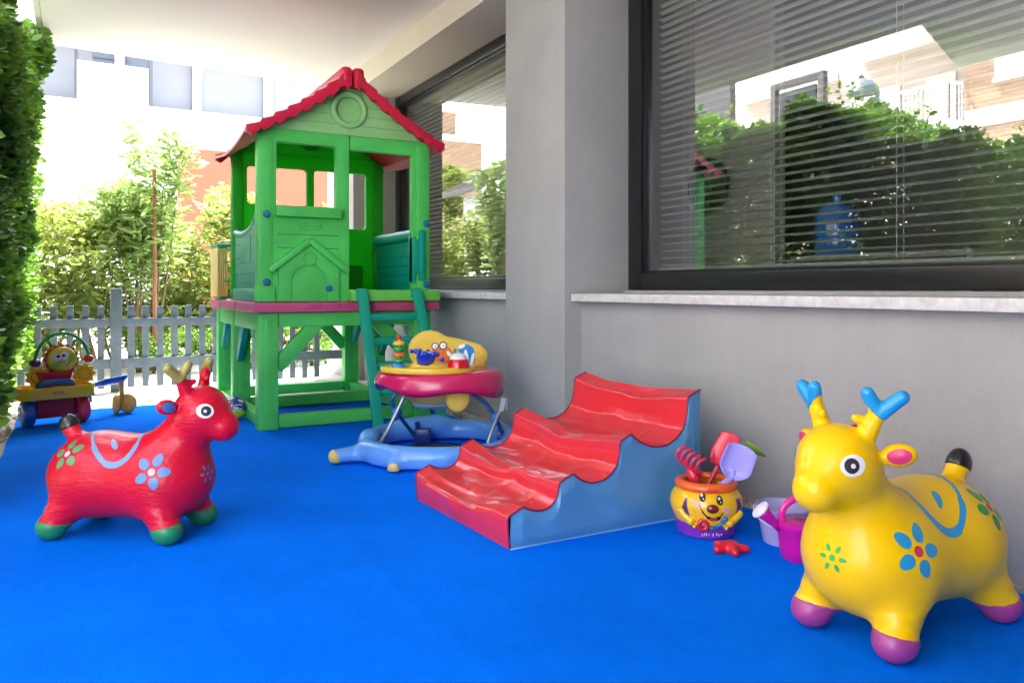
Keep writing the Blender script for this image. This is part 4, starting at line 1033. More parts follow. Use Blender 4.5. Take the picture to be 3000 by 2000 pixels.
# ------------------------------------------------------------------ smiling pot
def norm2(v): v = Vector(v); v.z = 0; return v.normalized()
def pot():
    c = Vector((2.245, 2.40, .008)); r = root('toy_pot', 'round yellow toy pot with a smiling face, orange rim and purple base', 'toy pot', c)
    Yp = mat('pot_yellow', (.86, .50, .003), .22, coat=.4, var=.04); PU = mat('pot_purple', (.19, .03, .42), .3, coat=.3, var=.1)
    bm = bmesh.new(); lathe(bm, [(.112, .04), (.126, .062), (.143, .105), (.146, .13), (.140, .155), (.126, .175), (.108, .188), (.100, .192), (.094, .19), (.104, .172), (.125, .15), (.135, .12), (.12, .08)], seg=48)
    body = bm_obj('body', bm, Yp, r)
    bv = BVHTree.FromPolygons([v.co.copy() for v in body.data.vertices], [tuple(p.vertices) for p in body.data.polygons])
    bm = bmesh.new(); lathe(bm, [(0, 0), (.108, 0), (.117, .006), (.121, .03), (.124, .042), (.128, .056), (.126, .060), (.118, .056)], seg=48); bm_obj('base', bm, PU, r)
    bm = bmesh.new(); tube(bm, [(.108 * math.cos(t), .108 * math.sin(t), .200) for t in [k / 48 * 6.28318 for k in range(48)]], [(.017, .020)] * 48, 12, closed=True); bm_obj('rim', bm, mat('pot_orange', (.80, .12, .01), .3, coat=.3), r)
    fd = norm2(-c); a = math.radians(10); fd = Vector((fd.x * math.cos(a) - fd.y * math.sin(a), fd.x * math.sin(a) + fd.y * math.cos(a), 0))
    fr = frame_from((0, 0, .135), -fd); ink = mat('print_black', (.01, .01, .012), .4)
    def D(n, polys, m, off=.0012, f=fr): return decal(n, polys, f, bv, m, r, off, .4)
    D('eye', [disc2(-.036, .036, .012, .016, -.2)], ink, .0012); D('eye', [disc2(.029, .026, .013, .017, .2)], ink, .0012)
    D('eye_glint', [disc2(-.038, .042, .005), disc2(.027, .032, .005), disc2(-.033, .030, .0025), disc2(.032, .02, .0025)], mat('print_white', (.8, .8, .8), .4), .002)
    for q_ in (disc2(-.058, .012, .018, .012, -.6), disc2(.054, -.012, .019, .013, -.2)): D('cheek', [q_], mat('print_pink', (.8, .38, .30), .4), .001)
    D('smile', [strip2([(-.050, .008), (-.034, -.022), (-.006, -.044), (.022, -.042), (.042, -.018)], [.003, .006, .014, .016, .005, .003], 6)], ink, .0018)
    D('tongue', [disc2(.004, -.044, .016, .007)], mat('print_tongue', (.6, .03, .06), .4), .0024)
    h = bv.ray_cast(fr @ Vector((0, -.004, .4)), -(fr.to_3x3() @ Vector((0, 0, 1))))[0]
    bm = bmesh.new(); ball_bm(bm, (0, 0, 0), (.024, .018, .012), 20, Matrix.Translation(h) @ fr.to_3x3().to_4x4()); bm_obj('nose', bm, mat('nose_brown', (.16, .01, .015), .25, coat=.5), r)
    for ang, poly, nm in ((-46, [(-.022, -.035), (.026, -.042), (.010, .036), (.004, .036)], 'shape_hole'), (50, [(-.016, -.04), (.018, -.04), (.016, .032), (-.012, .034)], 'shape_hole')):
        a = math.radians(ang); f2 = Vector((fd.x * math.cos(a) - fd.y * math.sin(a), fd.x * math.sin(a) + fd.y * math.cos(a), 0)); f3 = frame_from((0, 0, .125), -f2)
        def grid(sc_, n=8):
            A, B, C_, D_ = [Vector((p[0] * sc_, p[1] * sc_)) for p in poly]; vs = []; fs = []
            for i in range(n + 1):
                for j in range(n + 1): vs.append(tuple(A.lerp(B, i / n).lerp(D_.lerp(C_, i / n), j / n)))
            fs = [(i * (n + 1) + j, (i + 1) * (n + 1) + j, (i + 1) * (n + 1) + j + 1, i * (n + 1) + j + 1) for i in range(n) for j in range(n)]
            return vs, fs
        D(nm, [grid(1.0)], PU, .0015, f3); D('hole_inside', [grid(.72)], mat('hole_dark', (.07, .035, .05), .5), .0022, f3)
    def surf(x, y, f=fr):
        q = bv.ray_cast(f @ Vector((x, y, .4)), -(f.to_3x3() @ Vector((0, 0, 1)))); return q[0]
    for s, pts in ((-1, [(-.118, -.02), (-.10, -.045), (-.078, -.062)]), (1, [(.118, -.03), (.095, -.052), (.07, -.066)])):
        P = [surf(*p) for p in pts]; P = [p for p in P if p is not None]
        bm = bmesh.new()
        if len(P) > 1: tube(bm, smooth_path(P, 4), .018, 10)
        hc = P[-1] + fd * .004; ball_bm(bm, hc, .019, 14)
        for k in range(4):
            a = -1.0 + k * .65; e = hc + (fr.to_3x3() @ Vector((-s * .022 * math.cos(a), .022 * math.sin(a) - .002, .004))); ball_bm(bm, e, .0085, 10)
        bm_obj('arm', bm, Yp, r, True)
    p = surf(-.034, -.072) or Vector((0, -.13, .06)); bm = bmesh.new(); q = fr.to_3x3()
    tube(bm, [p + fd * .006 + q @ Vector((.016 * math.cos(t), .019 * math.sin(t), 0)) for t in [k / 20 * 6.283 for k in range(20)]], .009, 8, closed=True); bm_obj('shape_piece', bm, mat('piece_red', (.62, .01, .03), .3, coat=.3), r, True)
    p = surf(.034, -.066) or Vector((.03, -.13, .06)); bm = bmesh.new(); tube(bm, [p + fd * .006 + q @ Vector(v) for v in ((-.02, -.014, 0), (0, -.002, 0), (.012, .012, 0))], .007, 8); ball_bm(bm, p + fd * .007 + q @ Vector((.016, .020, 0)), .012, 12); bm_obj('shape_piece', bm, mat('piece_blue', (.01, .16, .42), .3, coat=.3), r, True)
    bm = bmesh.new(); ball_bm(bm, fd * .131 + Vector((0, 0, .052)), (.011, .011, .006), 12); bm_obj('button', bm, mat('button_green', (0, .30, .06), .3), r)
    bm = bmesh.new()
    for k, x in enumerate((-.036, -.028, -.02, -.01, .006, .02, .028, .038)):
        b_ = fd * .1215 + q @ Vector((x, 0, 0)); tube(bm, [b_ + Vector((0, 0, .018 + .004 * (k % 2))), b_ + Vector((0, 0, .026 + .002 * (k % 3)))], .0022, 5)
    bm_obj('printed_marks', bm, mat('print_white', (.8, .8, .8), .4), r)
    f4 = fr.copy(); p = fd * .127 + Vector((0, 0, .196)); bm = bmesh.new(); lat_ = q @ Vector((1, 0, 0))
    beam(bm, p - lat_ * .022, p + lat_ * .022, .004, .010, .002); bm_obj('rim_label', bm, mat('label_red', (.55, .05, .06), .4), r)
    return c
pot()
def frame_pts(base, tip, nrm):
    y = (tip - base); L = y.length; y.normalize(); z = (nrm - y * nrm.dot(y)).normalized(); x = y.cross(z)
    return Matrix(((x.x, y.x, z.x, base.x), (x.y, y.y, z.y, base.y), (x.z, y.z, z.z, base.z), (0, 0, 0, 1))), L
def s6(x, y, d): return at(1900 + x / 3.137, 1220 + y / 3.137, d=d)
TOC = Vector((-.68, -.62, .25)).normalized()
def shovel(name, label, base, neck, tip, w, m, nrm=TOC, flat=False):
    r = root(name, label, 'toy shovel', base)
    M0, L = frame_pts(Vector((0, 0, 0)), tip - neck, nrm); M1 = Matrix.Translation(neck - base) @ M0; L = (tip - neck).length
    V = []; Fc = []; nu, nv = 14, 16
    for side in (0, 1):
        for i in range(nu + 1):
            u = -1 + 2 * i / nu
            for j in range(nv + 1):
                v = j / nv
                wd = w * (1 - .12 * v) * (math.sin(min(1, (v + .02) / .42) * math.pi / 2) ** .55)
                x = u * wd / 2; y = L * (v - .10 * u * u * v * v)
                dish = .022 * (abs(u) ** 4) + .016 * (1 - min(1, v / .2)) ** 2
                V.append(M1 @ Vector((x, y, dish - (.0045 if side else 0))))
    q = (nu + 1) * (nv + 1)
    for i in range(nu):
        for j in range(nv):
            a = i * (nv + 1) + j; f = (a, a + nv + 1, a + nv + 2, a + 1); Fc.append(f); Fc.append(tuple(k + q for k in f[::-1]))
    for j in range(nv): 
        for i in (0, nu): a = i * (nv + 1) + j; Fc.append((a, a + 1, a + 1 + q, a + q))
    for i in range(nu):
        for j in (0, nv): a = i * (nv + 1) + j; Fc.append((a, a + nv + 1, a + nv + 1 + q, a + q))
    mesh_obj('blade', V, Fc, m, r, True)
    bm = bmesh.new(); dirn = (tip - neck).normalized(); n_ = (M0.to_3x3() @ Vector((0, 0, 1)))
    tube(bm, [Vector((0, 0, 0)), (neck - base) * .5, neck - base, neck - base + dirn * L * .22 + n_ * .004], [(.016, .010), (.014, .010), (.013, .010), (.007, .006)], 12)
    bm_obj('handle', bm, m, r, True)
LV = mat('lavender_plastic', (.33, .29, .72), .32, coat=.15, bump=.03, var=.05); RP = mat('tool_red_plastic', (.62, .02, .06), .32, coat=.15, var=.06)
shovel('toy_shovel', 'lavender plastic toy shovel standing in the yellow pot', s6(575, 690, 3.16), s6(765, 555, 3.10), s6(880, 265, 3.08), .134, LV)
shovel('toy_shovel', 'red plastic toy shovel behind the lavender one in the pot', s6(500, 720, 3.22), s6(640, 450, 3.24), s6(800, 160, 3.24), .118, RP, Vector((-.8, -.1, .5)))
def rake():
    b = s6(470, 700, 3.20); r = root('toy_rake', 'red toy rake with five curved tines in the yellow pot', 'toy rake', b); n = s6(385, 480, 3.18) - b
    bm = bmesh.new(); tube(bm, [Vector((0, 0, 0)), n * .5, n], [(.012, .02), (.014, .022), (.013, .018)], 10); bm_obj('handle', bm, RP, r, True)
    bm = bmesh.new(); p0 = s6(305, 410, 3.18) - b; p1 = s6(485, 530, 3.16) - b
    tube(bm, [p0, p1], [(.008, .014)] * 2, 8); bm_obj('head', bm, RP, r, True)
    for k in range(5):
        a = p0.lerp(p1, k / 4); bm = bmesh.new(); u = Vector((-.35, .1, .5)).normalized()
        tube(bm, smooth_path([a, a + Vector((-.020, .008, .022)), a + Vector((-.012, -.002, .052)), a + Vector((.012, -.012, .064))], 4), .0065, 8); bm_obj('tine', bm, RP, r, True)
rake()
def leafmold():
    b = s6(860, 420, 3.28); r = root('green_toy_sieve', 'lime green toy scoop poking out behind the lavender shovel', 'toy scoop', b)
    bm = bmesh.new(); p = [s6(870, 260, 3.27) - b, s6(960, 300, 3.27) - b, s6(1075, 365, 3.27) - b]
    tube(bm, p, [(.006, .03), (.006, .024), (.003, .004)], 10); bm_obj('blade', bm, mat('lime_plastic', (.28, .55, .04), .4), r, True)
    bm = bmesh.new(); tube(bm, [s6(620, 720, 3.26) - b, s6(780, 480, 3.28) - b, s6(885, 255, 3.27) - b], .009, 8); bm_obj('handle', bm, mat('lime_plastic', (.28, .55, .04), .4), r, True)
leafmold()
def star():
    c = at(2139, 1615, z=.008); r_ = .058
    def f(P):
        s = ell(P, (0, 0, .016), (.034, .034, .024))
        for k in range(5):
            a = k * 1.2566 + .5; e = (r_ * math.cos(a), r_ * math.sin(a), .014)
            s = smin(s, cap(P, (0, 0, .016), e, .022, .014), .008)
            for t in (.35, .62, .9): s = smin(s, np.linalg.norm(P - np.array((e[0] * t, e[1] * t, .036 - .012 * t)), axis=-1) - .005, .003)
        return np.maximum(s, -P[..., 2] + .001)
    o, V, Q = iso_obj('starfish_mould', f, (-.085, -.085, -.004), (.085, .085, .055), .003, mat('mould_red', (.66, .006, .02), .28, coat=.4), None, relax=1)
    o.location = c; tag(o, 'small red starfish sand mould lying on the blue carpet', 'sand mould')
star()
def bucket():
    c = at(2297, 1500, d=3.06); c.z = .008; r = root('toy_bucket', 'lavender toy bucket standing against the wall behind the pink watering can', 'bucket', c)
    bm = bmesh.new(); prof = [(0, 0), (.078, 0), (.080, .004), (.100, .115), (.106, .125), (.112, .135), (.112, .142), (.104, .142), (.100, .125), (.094, .11), (.076, .01), (0, .01)]
    lathe(bm, prof, seg=40); bm_obj('body', bm, mat('bucket_lavender', (.50, .47, .80), .35, coat=.1, trans=.25), r)
    bm = bmesh.new(); e = Vector((-.0, 0, 0)); v = norm2(-c); s = Vector((-v.y, v.x, 0))
    P = [s * (.113 * math.cos(t)) + v * (.118 * math.sin(t)) + Vector((0, 0, .13 - .05 * math.sin(t))) for t in [k / 20 * math.pi for k in range(21)]]
    tube(bm, P, [(.003, .007)] * 21, 8); bm_obj('handle', bm, mat('bucket_handle_white', (.7, .7, .78), .4), r, True)
bucket()
def can():
    c = at(2340, 1650, d=2.86); c.z = .008; r = root('watering_can', 'magenta toy watering can with white rose beside the yellow deer', 'watering can', c)
    M = mat('can_magenta', (.62, .006, .36), .3, coat=.2, trans=.08, var=.05); v = norm2(-c); s = Vector((-v.y, v.x, 0)); lft = -Vector((CS, -SN, 0))
    bm = bmesh.new(); lathe(bm, [(0, 0), (.052, 0), (.062, .01), (.070, .05), (.074, .11), (.080, .118), (.081, .132), (.074, .138), (.060, .142), (.03, .144), (0, .144)], seg=36); bm_obj('body', bm, M, r)
    bm = bmesh.new(); a = lft * .066 + Vector((0, 0, .11)); b = lft * .118 + Vector((0, 0, .160)); tube(bm, [a, a.lerp(b, .5), b, b + (b - a).normalized() * .032], [.015, .016, .022, .036], 16); bm_obj('spout', bm, M, r, True)
    d = (b - a).normalized(); q = b + d * .032; R = d.to_track_quat('Z', 'Y').to_matrix().to_4x4()
    bm = bmesh.new(); lathe(bm, [(0, .012), (.02, .010), (.036, .003), (.037, -.003), (0, -.003)], seg=24, M=Matrix.Translation(q) @ R); bm_obj('rose', bm, mat('rose_white', (.75, .72, .8), .4), r)
    bm = bmesh.new(); tube(bm, smooth_path([lft * .06 + Vector((0, 0, .138)), lft * .058 + Vector((0, 0, .185)), lft * .01 + Vector((0, 0, .222)), lft * -.05 + Vector((0, 0, .212)), lft * -.082 + Vector((0, 0, .16)), lft * -.085 + Vector((0, 0, .09))], 5), [(.008, .013)] * 26, 10); bm_obj('handle', bm, mat('can_handle_pink', (.75, .015, .33), .3, coat=.2), r, True)
    bm = bmesh.new(); ball_bm(bm, (.01, 0, .1435), (.03, .022, .003), 16); bm_obj('filler_opening', bm, mat('can_dark', (.25, 0, .12), .4), r)
can()

# ------------------------------------------------------------------ baby walker
def walker():
    rz = -TH; c = Vector((1.896, 4.30, .008)); r = root('baby_walker', 'baby walker with yellow padded seat, crimson toy tray and blue base', 'baby walker', c, rz)
    inv = (Matrix.Translation(c) @ Matrix.Rotation(rz, 4, 'Z')).inverted()
    def w4(x, y, d): return inv @ at(940 + x / 3.137, 940 + y / 3.137, d=d)
    Bb = mat('walker_blue', (.11, .32, .74), .32, coat=.2, var=.06, vscale=5); DB = mat('walker_dark_blue', (.015, .08, .30), .35); GY = mat('walker_grey_tube', (.34, .36, .40), .3, metal=.5)
    Ye = mat('walker_yellow', (.80, .52, .03), .32, coat=.2)
    N = 40; ringp = [(.425 * (abs(math.cos(t)) ** .85) * (1 if math.cos(t) > 0 else -1), .45 * (abs(math.sin(t)) ** .85) * (1 if math.sin(t) > 0 else -1), .065) for t in [k / N * 6.28318 for k in range(N)]]
    def base(P):
        s = None
        for i in range(N):
            a, b = ringp[i], ringp[(i + 1) % N]; f = cap(P * np.array((1, 1, .75)) , (a[0], a[1], a[2] * .75), (b[0], b[1], b[2] * .75), .052)
            s = f if s is None else np.minimum(s, f)
        s = smin(s, cap(P, (-.36, -.20, .05), (-.56, -.27, .042), .062, .042), .04)
        s = smin(s, ell(P, (-.40, -.10, .12), (.06, .08, .05)), .03)
        s = smin(s, cap(P, (-.18, -.42, .045), (-.20, -.47, .035), .06, .042), .04)
        s = smin(s, cap(P, (.34, -.34, .05), (.42, -.42, .04), .06, .045), .04)
        s = smin(s, cap(P, (.38, .30, .06), (.45, .36, .05), .07, .05), .04)
        s = smin(s, cap(P, (-.30, .34, .08), (-.05, .42, .10), .06, .07), .05)
        return np.maximum(s, .012 - P[..., 2])
    iso_obj('base', base, (-.66, -.58, 0), (.56, .56, .22), .012, Bb, r, relax=2)
    for c1, rr in (((-.585, -.283, .03), .055), ((-.205, -.515, .02), .040)):
        iso_obj('bumper_foot', lambda P: np.maximum(base(P) - .003, np.linalg.norm(P - np.array(c1), axis=-1) - rr), (c1[0] - .08, c1[1] - .08, 0), (c1[0] + .08, c1[1] + .08, .1), .006, mat('walker_foot_yellow', (.72, .52, .14), .4), r)
    # tray
    V = []; Fc = []; NS = 96; prof = [(.55, .500), (.80, .512), (.90, .505), (.965, .487), (1.0, .455), (1.01, .42), (1.0, None)]
    for k in range(NS):
        t = k / NS * 2 * math.pi; zb = .392 - .022 * math.cos(4 * (t + .35)) + .012 * math.sin(2 * t) - .008 * math.cos(t)
        rx, ry = .375, .33; rs = 1 + .03 * math.cos(2 * t)
        for (q, z) in prof + [(.985, -1), (.80, -2)]:
            if z is None: zz = zb
            elif z == -1: zz = zb + .004
            elif z == -2: zz = .46
            else: zz = z
            if z == .42: zz = (.455 + zb) / 2
            V.append((rx * q * rs * math.cos(t), ry * q * rs * math.sin(t), zz))
    np_ = len(prof) + 2
    for k in range(NS):
        for j in range(np_ - 1): a = k * np_ + j; b = ((k + 1) % NS) * np_ + j; Fc.append((a, a + 1, b + 1, b))
    mesh_obj('tray', V, [f for f in Fc], mat('tray_crimson', (.58, .012, .10), .25, coat=.3, var=.05), r, True)
    def plt(P):
        s = smin(np.maximum(np.sqrt((P[..., 0] + .06) ** 2 / .075 + (P[..., 1] + .12) ** 2 / .03) * .2 - .2, np.abs(P[..., 2] - .522) - .018), ell(P, (-.05, -.2, .545), (.10, .06, .03)), .012)
        return s
    iso_obj('toy_plate', plt, (-.36, -.34, .49), (.24, .08, .60), .007, Ye, r)
    # toys on the tray
    tx, ty = w4(718, 300, 4.50).x, w4(718, 300, 4.50).y
    bm = bmesh.new(); tube(bm, [(tx, ty, .53), (tx, ty, .705)], .006, 8); bm_obj('toy_post', bm, Ye, r)
    for z, R, col in ((.548, .038, (.01, .2, .6)), (.577, .022, (.03, .42, .08)), (.612, .030, (.8, .13, .01)), (.645, .028, (.01, .33, .08)), (.677, .031, (.8, .42, .01))):
        bm = bmesh.new(); tube(bm, [(tx + R * .62 * math.cos(t), ty + R * .62 * math.sin(t), z) for t in [k / 20 * 6.283 for k in range(20)]], [(.012, R * .6)] * 20, 8, closed=True); bm_obj('stacking_ring', bm, mat('ring_%d' % int(z * 1000), col, .3, coat=.3), r, True)
    bm = bmesh.new(); ball_bm(bm, (tx, ty, .712), .015, 12); bm_obj('toy_knob', bm, mat('mould_red', (.66, .006, .02), .28), r)
    p = w4(965, 330, 4.46); bm = bmesh.new(); lathe(bm, [(0, -.045), (.045, -.045), (.058, .01), (.062, .025), (.05, .03), (0, .03)], seg=24)
    for k in range(8): ball_bm(bm, (.062 * math.cos(k * .785), .062 * math.sin(k * .785), .024), .015, 10)
    ball_bm(bm, (.095, -.01, .0), .014, 10); ball_bm(bm, (-.085, 0, .02), .013, 10)
    bmesh.ops.transform(bm, matrix=Matrix.Translation(p) @ Matrix.Rotation(.15, 4, 'Y'), verts=bm.verts[:]); bm_obj('toy_pot', bm, mat('toy_navy', (.005, .03, .42), .25, coat=.4), r, True)
    p = w4(1265, 395, 4.5); bm = bmesh.new(); lathe(bm, [(.066, -.02), (.063, .0), (.055, .028), (.053, .03), (0, .03)], c=p, seg=28); bm_obj('toy_dome', bm, mat('dome_red', (.62, .003, .015), .2, coat=.5), r)
    bm = bmesh.new(); lathe(bm, [(.05, .0), (.046, .014), (.03, .03), (0, .036)], c=p + Vector((0, 0, .03)), seg=28); bm_obj('dome_top', bm, mat('dome_white', (.75, .72, .72), .25, coat=.4), r)
    # seat back cushion
    def cush(P):
        Q = P.copy(); Q[..., 1] = Q[..., 1] + .35 * (Q[..., 0] - .03) ** 2 
        s = smin(ell(Q, (-.085, .25, .605), (.135, .045, .125)), ell(Q, (.16, .25, .565), (.125, .045, .092)), .06)
        s = smin(s, ell(Q, (.045, .25, .60), (.13, .045, .085)), .03); return smin(s, cap(Q, (-.10, .25, .50), (.17, .25, .48), .075), .05)
    o, V, Q = iso_obj('seat_back', cush, (-.30, .14, .38), (.36, .36, .78), .01, mat('padded_yellow_fabric', (.78, .52, .07), .8, bump=.3, bscale=60, sheen=.2, var=.06), r)
    bv = bvh_of(V, Q); fr = frame_from((0, .2, .57), (0, 1, 0))
    ink = mat('print_black', (.01, .01, .012), .4)
    def D(n, polys, m, off): decal(n, polys, fr, bv, m, r, off, .5)
    D('printed_face', [disc2(-.005, -.01, .075, .078, .0, n=26)], mat('print_orange', (.80, .17, .01), .7), .002)
    D('printed_outline', [ring2(-.048, .060, .017, .023), ring2(.002, .064, .018, .025), strip2([(-.045, -.04), (-.01, -.052), (.03, -.035), (.042, .0)], .004)], ink, .004)
    D('printed_eye', [disc2(-.048, .060, .018, .02), disc2(.002, .064, .019, .022), disc2(.042, .01, .011, .026, .6)], mat('print_white', (.8, .8, .8), .4), .0032)
    D('printed_pupil', [disc2(-.044, .056, .004), disc2(.006, .062, .004)], ink, .0045)
    D('printed_shape', [disc2(.150, .03, .05, .04, -.3), strip2([(.12, .01), (.09, -.015), (.075, .02), (.082, .045)], [.024, .02, .016, .012]), disc2(.175, .0, .025, .05, .3)], mat('print_blue', (.01, .22, .60), .7), .002)
    D('printed_highlight', [disc2(.148, -.015, .014, .055, .1), disc2(.118, .058, .022, .012, .3), disc2(.186, -.02, .01, .04, -.2)], mat('print_white', (.8, .8, .8), .4), .0034)
    # hanging fabric seat
    def seat(P):
        s = ell(P, (-.02, .02, .40), (.19, .17, .12)); s = smin(s, cap(P, (-.12, .05, .33), (.09, .05, .32), .055), .05); return s
    iso_obj('fabric_seat', lambda P: np.maximum(seat(P), P[..., 2] - .47), (-.24, -.2, .24), (.24, .24, .5), .012, mat('seat_fabric_mustard', (.52, .40, .14), .85, bump=.3, bscale=50), r)
    iso_obj('seat_band', lambda P: np.maximum(seat(P) - .006, np.abs(P[..., 2] - .288) - .018), (-.24, -.2, .24), (.24, .24, .34), .01, mat('seat_band_blue', (.35, .45, .70), .8), r)
    dd = w4(1255, 715, 4.52)
    bm = bmesh.new(); lathe(bm, [(0, .014), (.04, .013), (.066, .004), (.070, -.004), (.06, -.012), (0, -.014)], seg=30, M=Matrix.Translation(dd) @ Matrix.Rotation(math.pi / 2, 4, 'X') @ Matrix.Diagonal((1, 1.1, 1, 1))); bm_obj('fabric_disc', bm, mat('padded_yellow_fabric', (.78, .52, .07), .8), r, True)
    # legs: two crossing pairs
    for pts, m, rad in (([(690, 600, 4.52), (690, 660, 4.52), (648, 740, 4.52), (700, 840, 4.56), (790, 960, 4.75), (862, 1052, 4.93)], DB, .012), ([(790, 640, 4.5), (765, 690, 4.48), (690, 850, 4.46), (610, 1010, 4.44), (525, 1155, 4.45)], GY, .011),
                        ([(1180, 600, 4.66), (1260, 612, 4.66), (1370, 655, 4.66), (1500, 745, 4.66), (1560, 820, 4.66), (1612, 900, 4.68), (1695, 1095, 4.8)], DB, .013), ([(1540, 590, 4.64), (1600, 660, 4.64), (1665, 710, 4.64), (1675, 770, 4.64), (1620, 880, 4.62), (1560, 1040, 4.58), (1525, 1150, 4.56)], GY, .011)):
        bm = bmesh.new(); tube(bm, smooth_path([w4(*p) for p in pts], 5), rad, 10); bm_obj('leg_tube', bm, m, r, True)
    for p in ((698, 838, 4.52), (1605, 880, 4.64)):
        q = w4(*p); bm = bmesh.new(); ball_bm(bm, q, (.030, .022, .030), 16); ball_bm(bm, q + Vector((-.008, 0, -.03)), (.02, .018, .02), 12); bm_obj('pivot', bm, mat('walker_mid_blue', (.01, .15, .55), .35), r, True)
    q = w4(1668, 765, 4.62); bm = bmesh.new(); beam(bm, q + Vector((.006, 0, .04)), q - Vector((.006, 0, .04)), .036, .03, .006)
    for k in range(5): box(bm, q.x + .016, q.x + .03, q.y - .008, q.y + .008, q.z + .03 - .014 * k, q.z + .037 - .014 * k)
    bm_obj('height_clip', bm, mat('clip_grey', (.42, .40, .43), .5), r)
    q = w4(925, 1075, 4.93); q.z = .05; bm = bmesh.new(); box(bm, q.x - .05, q.x + .06, q.y - .04, q.y + .04, .02, .11, .02); tube(bm, [(q.x - .02, q.y, .10), (q.x - .03, q.y, .15)], .016, 8); bm_obj('foot_socket', bm, mat('socket_navy', (.01, .03, .2), .35), r)
    q = w4(1690, 1110, 4.8); bm = bmesh.new(); box(bm, q.x - .05, q.x + .05, q.y - .04, q.y + .04, .02, .12, .02); bm_obj('foot_socket', bm, mat('socket_navy', (.01, .03, .2), .35), r)
    bm = bmesh.new(); tube(bm, smooth_path([(-.28, -.05, .022), (-.15, .14, .024), (.05, .16, .024), (.22, .05, .024)], 6), [(.006, .012)] * 19, 6); bm_obj('strap', bm, mat('strap_black', (.01, .01, .015), .6), r, True)
walker()

# ------------------------------------------------------------------ push along ride-on with sun face
def trike():
    c = Vector((-.15, 6.60, .008)); rz = .273; r = root('push_along_toy', 'push along toy with smiling sun face, yellow tray and green arch handle', 'push toy', c, rz)
    YL = mat('trike_yellow', (.88, .52, .01), .3, coat=.2, var=.05); BU = mat('trike_blue', (.015, .10, .46), .3, coat=.2, var=.06); RR = mat('trike_red', (.60, .01, .03), .3, coat=.2); OR = mat('trike_orange', (.82, .42, .10), .4, var=.1)
    GR = mat('trike_green', (.02, .42, .05), .3)
    def wheel(x, y, R, W, m, hub, par=r):
        w_ = bpy.data.objects.new('wheel', None); link(w_, par)
        bm = bmesh.new(); lathe(bm, [(R * .45, -W / 2 - .006), (R * .8, -W / 2 - .004), (R * .96, -W * .36), (R, -W * .15), (R, W * .15), (R * .96, W * .36), (R * .8, W / 2 + .004), (R * .45, W / 2 + .006)], seg=32, M=Matrix.Translation((x, y, R)) @ Matrix.Rotation(math.pi / 2, 4, 'Y')); bm_obj('tyre', bm, m, w_, True)
        bm = bmesh.new(); lathe(bm, [(0, -W / 2 - .012), (R * .3, -W / 2 - .01), (R * .46, -W / 2), (R * .46, W / 2), (R * .3, W / 2 + .01), (0, W / 2 + .012)], seg=24, M=Matrix.Translation((x, y, R)) @ Matrix.Rotation(math.pi / 2, 4, 'Y')); bm_obj('hub', bm, hub, w_, True)
    wheel(-.178, 0, .10, .075, BU, BU); wheel(.178, 0, .10, .075, mat('trike_pink_red', (.62, .03, .09), .35), mat('hub_magenta', (.42, .02, .16), .35))
    bm = bmesh.new(); box(bm, -.128, .128, -.04, .10, .055, .198, .012); bm_obj('body', bm, mat('trike_dark_red', (.34, .005, .02), .35, coat=.1), r)
    bm = bmesh.new(); box(bm, -.142, .142, -.02, .02, .075, .12, .01); bm_obj('axle', bm, BU, r)
    bm = bmesh.new(); b_ = .012
    plate(bm, rrect(-.245, .245, -.13, .15, .06, 6), [rrect(-.228, .228, -.113, .133, .045, 6)], .085, Matrix.Translation((0, 0, .2425)), .004)
    plate(bm, rrect(-.236, .236, -.121, .141, .05, 6), [], .012, Matrix.Translation((0, 0, .212)), .003)
    bm_obj('tray', bm, YL, r)
    bm = bmesh.new(); box(bm, -.045, .025, -.134, -.1285, .236, .254, .002); bm_obj('label', bm, mat('label_red', (.55, .05, .06), .4), r)
    bm = bmesh.new(); box(bm, -.038, .018, -.1355, -.1342, .243, .247); bm_obj('label_print', bm, mat('print_white', (.8, .8, .8), .4), r)
    bm = bmesh.new(); tube(bm, smooth_path([(-.11, -.02, .27), (-.09, -.03, .30), (0, -.035, .312), (.085, -.03, .30), (.11, -.02, .27)], 5), [(.022, .03)] * 21, 12); bm_obj('roller', bm, BU, r, True)
    bm = bmesh.new(); lathe(bm, [(0, .29), (.085, .29), (.10, .30), (.118, .368), (.126, .376), (.126, .383), (.114, .383), (.10, .32), (0, .31)], c=(.005, .03, 0), seg=32, sy=.5); bm_obj('basket', bm, RR, r)
    hx, hz = .05, .468
    def lobe(x, z, R, y, n=9, m=YL, nm='hand', th=.03, amp=.12):
        pts = [(x + R * (1 + amp * math.cos(n * t)) * math.cos(t), z + R * (1 + amp * math.cos(n * t)) * math.sin(t)) for t in [k / 90 * 6.28318 for k in range(90)]]
        bm = bmesh.new(); plate(bm, pts, [], th, MXZ(y), .005); return bm_obj(nm, bm, m, r)
    lobe(-.10, .352, .075, .04); lobe(.20, .352, .075, .04)
    for x in (-.10, .20):
        bm = bmesh.new(); tube(bm, [(x + .045 * math.cos(t), .022, .355 + .045 * math.sin(t)) for t in [k / 24 * 6.283 for k in range(24)]], .004, 6, closed=True); bm_obj('hand_relief', bm, mat('trike_amber', (.62, .27, .01), .35), r, True)
    bm = bmesh.new(); box(bm, -.12, .22, .035, .07, .25, .31, .01); bm_obj('bracket', bm, YL, r)
    lobe(hx, hz, .118, .045, 16, mat('ruffle_orange', (.74, .26, .01), .35), 'ruffle', .03, .06); lobe(hx, hz, .106, .026, 16, mat('ruffle_red', (.50, .02, .01), .4), 'inner_ruffle', .02, .04)
    bm = bmesh.new(); lathe(bm, [(0, .036), (.05, .032), (.085, .018), (.098, 0), (.098, -.01), (0, -.01)], seg=40, M=Matrix.Translation((hx, .012, hz)) @ Matrix.Rotation(math.pi / 2, 4, 'X'))
